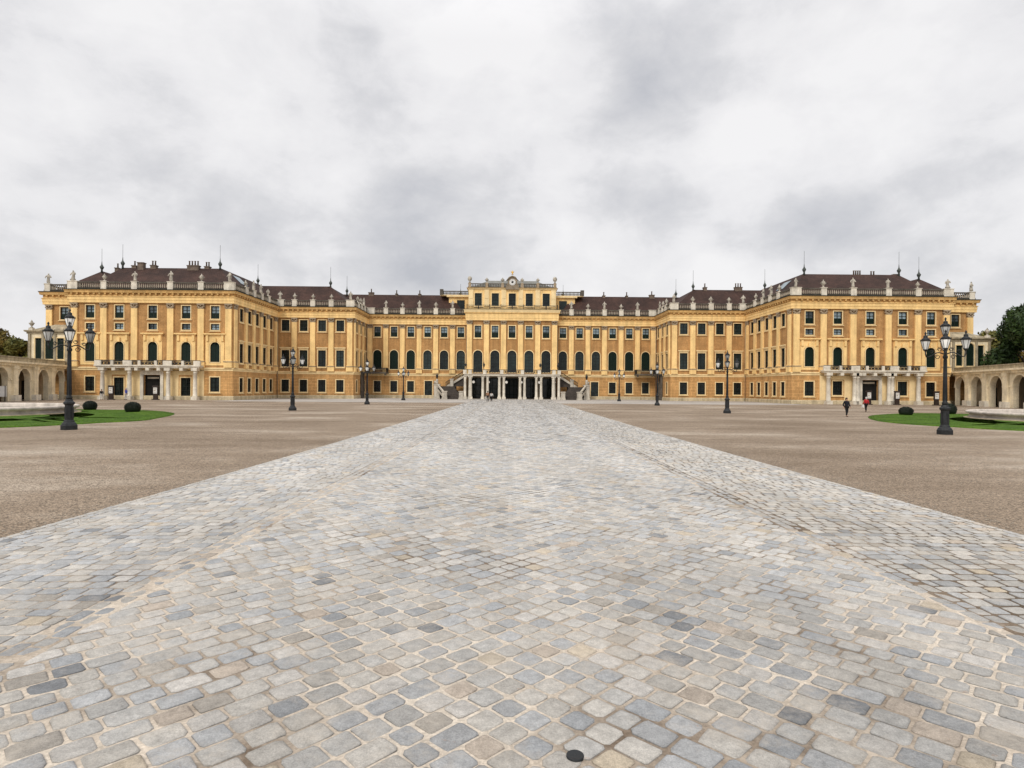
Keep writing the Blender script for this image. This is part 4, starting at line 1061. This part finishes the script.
def leaf_mat(name,c0,c1):
    m=bpy.data.materials.new(name); m.use_nodes=True; N=m.node_tree.nodes; L=m.node_tree.links; b=N['Principled BSDF']
    b.inputs['Roughness'].default_value=.6; b.inputs['Specular IOR Level'].default_value=.25
    geo=N.new('ShaderNodeNewGeometry'); r=N.new('ShaderNodeValToRGB'); r.color_ramp.elements[0].color=(*c0,1); r.color_ramp.elements[1].color=(*c1,1)
    n=N.new('ShaderNodeTexNoise'); n.inputs['Scale'].default_value=.5; L.new(geo.outputs['Position'],n.inputs['Vector'])
    ma=N.new('ShaderNodeMath'); ma.operation='MULTIPLY_ADD'; L.new(geo.outputs['Random Per Island'],ma.inputs[0]); ma.inputs[1].default_value=.55
    ma2=N.new('ShaderNodeMath'); ma2.operation='MULTIPLY_ADD'; L.new(n.outputs['Fac'],ma2.inputs[0]); ma2.inputs[1].default_value=1.3; ma2.inputs[2].default_value=-.42
    L.new(ma2.outputs[0],ma.inputs[2]); L.new(ma.outputs[0],r.inputs['Fac']); L.new(r.outputs['Color'],b.inputs['Base Color']); return m
M['leaf_dark']=leaf_mat('dark green leaves',(.010,.024,.007),(.050,.088,.020)); M['leaf_aut']=leaf_mat('autumn leaves',(.06,.06,.012),(.27,.17,.03)); M['leaf_mid']=leaf_mat('mid green leaves',(.045,.058,.012),(.19,.165,.035))
M['box']=leaf_mat('clipped box leaves',(.003,.005,.003),(.010,.018,.007))
def leaves_mesh(name,blobs,count,size,m,seed,shell=.55,flat=1.):
    r=np.random.default_rng(seed); bl=np.array(blobs,float); w=bl[:,3]**2; w/=w.sum(); idx=r.choice(len(bl),count,p=w)
    d=r.normal(size=(count,3)); d/=np.linalg.norm(d,axis=1,keepdims=True); rad=bl[idx,3:4]*(shell+(1-shell)*r.random((count,1)))
    c=bl[idx,:3]+d*rad*np.array([1,1,flat])
    nrm=d+r.normal(size=(count,3))*.6; nrm/=np.linalg.norm(nrm,axis=1,keepdims=True)
    a=np.cross(nrm,r.normal(size=(count,3))); a/=np.linalg.norm(a,axis=1,keepdims=True); b=np.cross(nrm,a)
    s=size*r.uniform(.6,1.4,(count,1)); l=s*1.3
    V=np.stack([c-a*l,c-b*s*.6,c+a*l,c+b*s*.6],1).reshape(-1,3)
    me=bpy.data.meshes.new(name); F=np.arange(count*4).reshape(-1,4)
    me.from_pydata(V.tolist(),[],F.tolist()); me.materials.append(m); return me
for i,(x,y,w,h,lab) in enumerate(((-41.5,58.3,.60,.86,'clipped dark box dome on the left lawn, nearer the left lamp'),(-34.9,54.2,.66,.90,'clipped dark box dome on the left lawn, toward its tip'),(38.1,58.8,.65,.80,'clipped dark box dome at the tip of the right lawn'),(44.9,62.2,.72,1.1,'clipped dark box dome behind the right lamp'))):
    t=thing('clipped_bush',lab,'bush',(x,y,0.05),0,'clipped domes on the lawns')
    b=MB(); b.lathe(0,0,[(w*.8,0),(w*.95,.2*h),(w*.95,.45*h),(w*.72,.78*h),(w*.35,.94*h),(.02,.97*h)],16); b.build('bush_core',M['box'],t,'local')
    me=leaves_mesh('foliage',[(0,0,h*.45,w)],2600,.035,M['box'],i,.9,h*.56/w)
    co=np.zeros(len(me.vertices)*3); me.vertices.foreach_get('co',co); co=co.reshape(-1,3); co[:,2]=np.maximum(co[:,2],.01); me.vertices.foreach_set('co',co.ravel()); put('foliage',me,t,'local')

# ------------------------------------------------------------------ trees
def tree(name,lab,x,y,h,r,m,seed,count,size,base=.3,col=1.):
    rr=random.Random(seed); t=thing(name,lab,'tree',(x,y,0),0)
    b=MB(); b.tube([(0,0,-.1),(0.1,0,h*.2),(-.1,.1,h*.45),(0,0,h*.8)],[h*.035,h*.028,h*.02,.05],8)
    blobs=[]
    for k in range(26):
        a=rr.uniform(0,6.28); f=rr.random(); z=h*(base+(1-base)*f*.92); rad=r*(math.sin(math.pi*min(1,.18+.78*f))**.7)*rr.uniform(.35,.85); q=rr.uniform(.22,.42)*r
        c=(rad*math.cos(a),rad*math.sin(a),min(z,h-q*.8)); blobs.append((*c,q))
        if k%3==0: b.tube([(0,0,h*rr.uniform(.2,.5)),(c[0]*.5,c[1]*.5,c[2]*.85),c],[h*.012,h*.008,.03],5)
    blobs.append((0,0,h-r*.35,r*.34)); 
    b.build('trunk',M['bark'],t,'local'); put('crown',leaves_mesh('crown',blobs,count,size,m,seed),t,'local')
tree('broadleaf_tree','large dark green tree rising behind the right arcade',87.5,100,17.6,8.2,M['leaf_dark'],5,42000,.26,.12)
tree('broadleaf_tree','second dark green tree beyond the large one at the right edge',93,92,16.5,8.5,M['leaf_dark'],6,32000,.27,.12)
for i,(x,y,h,r,m,lab) in enumerate(((-104,121,14.2,5.8,'leaf_aut','rust tinted autumn tree over the left arcade, nearest the annex'),(-113,128,15.6,6.8,'leaf_mid','tall olive autumn tree behind the left arcade'),(-110,113,12.,5.,'leaf_aut','low rusty autumn tree at the left picture edge above the arcade'),(-96,118,11.4,4.2,'leaf_mid','small olive tree between the left annex and the autumn trees'),
     (97,121,14.6,4.6,'leaf_mid','slim olive tree between the right annex and the large dark tree'),(103.5,124,13.2,4.8,'leaf_aut','yellowing tree close to the large dark tree on the right'))):
    tree('autumn_tree' if m=='leaf_aut' else 'olive_green_tree',lab,x,y,h,r,M[m],20+i,9000,.26,.15)

# ------------------------------------------------------------------ people
def person(lab,x,y,rot,h,jac,leg,hair,stride=.14,bag=None,bagmat=None):
    k=h/1.75; t=thing('person',lab,'person',(x,y,gzf(y)),rot); t.scale=(k,k,k)
    sw=stride
    # facing -Y locally
    hip={-1:(-.10,0,.92),1:(.10,0,.92)}; kn={-1:(-.10,-sw*.7-.03,.50),1:(.10,sw*.35-.03,.50)}; an={-1:(-.10,-sw,.09),1:(.10,sw,.10)}
    toe={-1:(-.11,-sw-.17,.04),1:(.11,sw-.15,.03)}
    sh={-1:(-.19,0,1.42),1:(.19,0,1.42)}; el={-1:(-.26,.05+sw*.5,1.15),1:(.26,.05-sw*.4,1.15)}; wr={-1:(-.27,-.04+sw*.5,.92),1:(.27,-.10-sw*.4,.92)}
    J=[((0,0,.95),(.15,.11)),((0,0,1.15),(.13,.10)),((0,0,1.38),(.15,.10)),((0,-.01,1.50),.055),((0,-.015,1.58),.075),((0,-.01,1.68),.09),((0,0,1.735),.06),((0,-.10,1.61),.02)]; E=[(0,1),(1,2),(2,3),(3,4),(4,5),(5,6),(4,7)]
    for s_ in(-1,1):
        n=len(J); J+=[(hip[s_],.095),(kn[s_],.065),(an[s_],.045),(toe[s_],.04)]; E+=[(0,n),(n,n+1),(n+1,n+2),(n+2,n+3)]
        n=len(J); hd=(wr[s_][0],wr[s_][1]-.02,wr[s_][2]-.08); J+=[(sh[s_],.06),(el[s_],.043),(wr[s_],.03),(hd,.035)]; E+=[(2,n),(n,n+1),(n+1,n+2),(n+2,n+3)]
        for f in range(4):
            m_=len(J); yy=hd[1]-.03+.02*f; J+=[((hd[0],yy,hd[2]-.05),.010),((hd[0]-s_*.012,yy-.005,hd[2]-.085-.008*(f in(1,2))),.008)]; E+=[(n+3,m_),(m_,m_+1)]
        m_=len(J); J+=[((hd[0]-s_*.01,hd[1]-.055,hd[2]+.01),.011),((hd[0]-s_*.015,hd[1]-.075,hd[2]-.025),.009)]; E+=[(n+3,m_),(m_,m_+1)]
    put('person_body',skinmesh('person_body',J,E,M['skin'],1),t,'local')
    J=[((0,0,.88),(.19,.14)),((0,0,1.12),(.165,.125)),((0,0,1.38),(.18,.12)),((0,0,1.49),.08)]; E=[(0,1),(1,2),(2,3)]
    for s_ in(-1,1):
        n=len(J); J+=[(sh[s_],.085),(el[s_],.066),((wr[s_][0],wr[s_][1],wr[s_][2]+.02),.05)]; E+=[(2,n),(n,n+1),(n+1,n+2)]
    put('jacket',skinmesh('jacket',J,E,M[jac],2),t,'local')
    J=[((0,0,.92),(.165,.12))]; E=[]
    for s_ in(-1,1):
        n=len(J); J+=[(hip[s_],.11),(kn[s_],.08),(an[s_],.062)]; E+=[(0,n),(n,n+1),(n+1,n+2)]
    put('trousers',skinmesh('trousers',J,E,M[leg],2),t,'local')
    for s_ in(-1,1):
        b=MB(); a=an[s_]; b.sphere((a[0],a[1]-.07,.045),.14,8,6,(.38,1,.36)); b.build('shoe',M['leather'],t,'local')
    b=MB(); b.sphere((0,.02,1.69),.115,12,8,(.92,1.,1.)); b.sphere((0,.06,1.6),.09,10,6); b.build('hair',M[hair],t,'local')
    b=MB()
    for s_ in(-1,1): b.sphere((s_*.035,-.095,1.655),.011,6,4)
    b.build('eyes',M['black'],t,'local')
    if bag=='backpack':
        b=MB(); b.sphere((0,.2,1.22),.2,10,8,(.85,.6,1.25)); b.build('backpack',M[bagmat],t,'local')
    if bag=='bag':
        b=MB(); b.frustum(.33,-.1,.52,.84,.06,.15,.05,.13); b.tube([(.33,-.2,.84),(.31,-.12,.97),(.33,-.02,.84)],.012,5); b.build('shoulder_bag',M[bagmat],t,'local')
person('person in dark clothes walking toward the viewer over the right gravel',30.0,55,R(8),1.72,'navy','black','hair',.14)
person('person in a red jacket with pale hair walking near the right gate',39.7,68,R(185),1.66,'red','black','hairpale',.12,'bag','white')
person('person in tan top with pale bag standing before the central loggia',-4.6,107.5,R(160),1.85,'tan','black','hair',.06,'bag','white')
person('person in grey top beside the one in tan before the central loggia',-3.9,106.9,R(200),1.7,'grey','black','hair',.05)
person('person in dark coat standing by the leftmost portico column of the left pavilion',-69.4,101.8,R(20),1.72,'black','grey','hair',.05)
person('person in a bright blue jacket by the left door of the left portico',-65.3,101.8,R(-30),1.98,'blue','grey','hairpale',.08)
person('person in white shirt climbing the left perron stair',-13.2,128.6,R(190),1.75,'white','denim','hair',.1) if False else None

# ------------------------------------------------------------------ notice stands, boards, iron covers
def totem(lab,x,y,rot=0.):
    t=thing('notice_stand',lab,'notice stand',(x,y,0),rot,'notice stands by the pavilion gates')
    b=MB(); b.frustum(0,0,0,.14,.52,.36,.48,.32); b.frustum(0,0,.14,.9,.36,.16,.34,.14); b.box(-.42,.42,-.14,.14,.9,2.25); b.frustum(0,0,2.25,2.42,.5,.22,.42,.16); b.build('stand_body',M['brown'],t,'local')
    b=MB(); b.box(-.31,.31,-.165,-.145,1.1,2.1); b.build('poster',M['white'],t,'local')
    b=MB(); b.box(-.25,.25,-.172,-.168,1.82,1.94); b.box(-.25,.1,-.172,-.168,1.5,1.66); b.box(-.25,.2,-.172,-.168,1.25,1.3); b.build('poster_print',M['baluster'],t,'local')
totem('dark brown notice stand with white poster left of the left portico door',-67.6,101.5)
totem('dark notice stand right of the big gate in the left portico',-60.6,102.2)
totem('dark notice stand left of the big gate in the right portico',60.9,102.2); totem('dark notice stand right of the big gate in the right portico',65.8,102.2); totem('dark notice stand standing alone right of the right portico',71.3,100.4)
t=thing('sandwich_board','white information board on legs before the left arcade','sign board',(-73.1,85.6,0),R(60))
b=MB(); b.box(-.95,.95,-.04,.04,.7,2.2); b.build('board',M['white'],t,'local'); b=MB()
for x in(-.8,.8): b.box(x-.05,x+.05,-.06,.06,0,2.25)
b.build('board_frame',M['brown'],t,'local')
for x,y,r,lab in((-1.13,3.50,.052,'small round dark iron cover among the cobbles in the foreground centre'),):
    b=MB(); z=gzf(y); b.lathe(x,y,[(r,z),(r,z+.027),(r*.93,z+.030),(r*.8,z+.027),(.002,z+.028)],20,True,cap=False); o=b.build('iron_cover',M['iron']); tag(o,lab,'iron cover')

# ------------------------------------------------------------------ sky, sun, camera
w=bpy.data.worlds.new('World'); sc.world=w; w.use_nodes=True; N=w.node_tree.nodes; L=w.node_tree.links
EL,AZ=R(42),R(205)
BELLIES=[(14.5,25.5,6,-.11),(-7,18,6,-.09),(12,16.5,6.5,-.14),(28,13.5,7,-.13),(-7,13,5,-.08),(-41,9,7,-.10),(-25,14,5,-.06),(36,8,6,-.06),(-5,10,5,-.05),(0,27,10,.05),(-30,27,14,.05),(8,12.5,7,.04),(22,21,6,.04),(32,26,9,.03),(20,8.5,5,.05)]
bg=N['Background']; bg.inputs['Strength'].default_value=.104
sky=N.new('ShaderNodeTexSky'); sky.sky_type='NISHITA'; sky.sun_disc=False; sky.sun_elevation=EL; sky.sun_rotation=AZ; sky.air_density=1.2; sky.dust_density=2.5
tc=N.new('ShaderNodeTexCoord')
sep=N.new('ShaderNodeSeparateXYZ'); L.new(tc.outputs['Generated'],sep.inputs[0])
def math_(op,a,b_=None,c=None):
    n=N.new('ShaderNodeMath'); n.operation=op
    for i,v in enumerate((a,b_,c)):
        if v is None: continue
        if isinstance(v,(int,float)): n.inputs[i].default_value=v
        else: L.new(v,n.inputs[i])
    return n.outputs[0]
zc=math_('MAXIMUM',sep.outputs['Z'],0.); den=math_('ADD',zc,.34)
cmb=N.new('ShaderNodeCombineXYZ'); L.new(math_('DIVIDE',sep.outputs['X'],den),cmb.inputs[0]); L.new(math_('DIVIDE',sep.outputs['Y'],den),cmb.inputs[1])
def wnoise(s,d,ro,off,dist=.0):
    mp=N.new('ShaderNodeMapping'); mp.inputs['Location'].default_value=off; L.new(cmb.outputs[0],mp.inputs['Vector'])
    n=N.new('ShaderNodeTexNoise'); n.inputs['Scale'].default_value=s; n.inputs['Detail'].default_value=d; n.inputs['Roughness'].default_value=ro; n.inputs['Distortion'].default_value=dist; L.new(mp.outputs[0],n.inputs['Vector']); return n.outputs['Fac']
def dnoise(s_,d,ro,off,st,dist):
    mp=N.new('ShaderNodeMapping'); mp.inputs['Location'].default_value=off; mp.inputs['Scale'].default_value=st; L.new(tc.outputs['Generated'],mp.inputs['Vector'])
    n=N.new('ShaderNodeTexNoise'); n.inputs['Scale'].default_value=s_; n.inputs['Detail'].default_value=d; n.inputs['Roughness'].default_value=ro; n.inputs['Distortion'].default_value=dist; L.new(mp.outputs[0],n.inputs['Vector']); return n.outputs['Fac']
n1=dnoise(3.9,10,.55,(3.1,.4,.7),(1,1,1.45),.15); n2=dnoise(1.7,4,.5,(1.2,2.,.3),(1,1,1.4),.1)
n3=dnoise(9.5,9,.6,(.7,1.4,2.2),(1,1,1.7),.35)
mixn=math_('ADD',math_('ADD',math_('MULTIPLY',n1,.60),math_('MULTIPLY',n2,.20)),math_('MULTIPLY',n3,.24))
# darker cloud bellies and paler gaps in chosen world directions (azimuth east of +Y, elevation, angular size, stretch)
nrm=N.new('ShaderNodeVectorMath'); nrm.operation='NORMALIZE'; L.new(tc.outputs['Generated'],nrm.inputs[0])
def belly(azd,eld,size,amt):
    a,e_=R(azd),R(eld); d=(math.sin(a)*math.cos(e_),math.cos(a)*math.cos(e_),math.sin(e_))
    sb=N.new('ShaderNodeVectorMath'); sb.operation='SUBTRACT'; L.new(nrm.outputs[0],sb.inputs[0]); sb.inputs[1].default_value=d
    sc_=N.new('ShaderNodeVectorMath'); sc_.operation='MULTIPLY'; L.new(sb.outputs[0],sc_.inputs[0]); sc_.inputs[1].default_value=(1,1,1.9)
    ln=N.new('ShaderNodeVectorMath'); ln.operation='LENGTH'; L.new(sc_.outputs[0],ln.inputs[0])
    q=math_('MULTIPLY',ln.outputs['Value'],1/math.radians(size)); q=math_('MULTIPLY',q,q)
    return math_('MULTIPLY',math_('POWER',2.718,math_('MULTIPLY',q,-1.)),amt)
tot=mixn
for b_ in BELLIES: tot=math_('ADD',tot,belly(*b_))
mixn=tot
rp=N.new('ShaderNodeValToRGB'); e=rp.color_ramp.elements
e[0].position=.31; e[0].color=(5.1,5.2,5.6,1); e[1].position=.63; e[1].color=(9.0,8.9,8.95,1)
x=rp.color_ramp.elements.new(.46); x.color=(7.0,6.98,7.18,1); x=rp.color_ramp.elements.new(.53); x.color=(8.2,8.12,8.25,1)
L.new(mixn,rp.inputs['Fac'])
# overcast skies are brighter overhead than low down
zr=N.new('ShaderNodeMapRange'); zr.inputs['From Min'].default_value=.5; zr.inputs['From Max'].default_value=1.; zr.inputs['To Min'].default_value=1.; zr.inputs['To Max'].default_value=1.9; L.new(sep.outputs['Z'],zr.inputs['Value'])
sv=N.new('ShaderNodeVectorMath'); sv.operation='SCALE'; L.new(rp.outputs['Color'],sv.inputs[0]); L.new(zr.outputs[0],sv.inputs['Scale'])
mx=N.new('ShaderNodeMix'); mx.data_type='RGBA'; mx.inputs[0].default_value=.95; L.new(sky.outputs[0],mx.inputs[6]); L.new(sv.outputs[0],mx.inputs[7])
L.new(mx.outputs[2],bg.inputs['Color'])
sd=bpy.data.lights.new('sun','SUN'); sd.energy=1.7; sd.angle=R(18); sd.color=(1,.95,.87)
so=bpy.data.objects.new('sun',sd); COL.objects.link(so)
# direction the light comes from: azimuth measured like the sky texture (0 = +Y, clockwise)
dv=Vector((math.sin(AZ)*math.cos(EL),math.cos(AZ)*math.cos(EL),math.sin(EL)))
so.rotation_euler=dv.to_track_quat('Z','Y').to_euler()
cam=bpy.data.cameras.new('camera'); co=bpy.data.objects.new('camera',cam); COL.objects.link(co); sc.camera=co
cam.sensor_width=36; cam.lens=600/1024*36; cam.shift_y=(388.3-384)/1024; cam.clip_end=6000; cam.clip_start=.1
yaw=.01206; roll=math.atan(.007)
co.location=(-1.556,0,2.4)
Mx=Matrix.Rotation(-yaw,4,'Z')@Matrix.Rotation(R(90),4,'X')@Matrix.Rotation(roll,4,'Z')
co.rotation_euler=Mx.to_euler()
sc.view_settings.view_transform='Standard'; sc.view_settings.look='None'; sc.view_settings.exposure=0; sc.view_settings.gamma=1
sc.render.engine='CYCLES'; sc.cycles.use_denoising=True; sc.cycles.max_bounces=6
sc.render.resolution_x=1024; sc.render.resolution_y=768
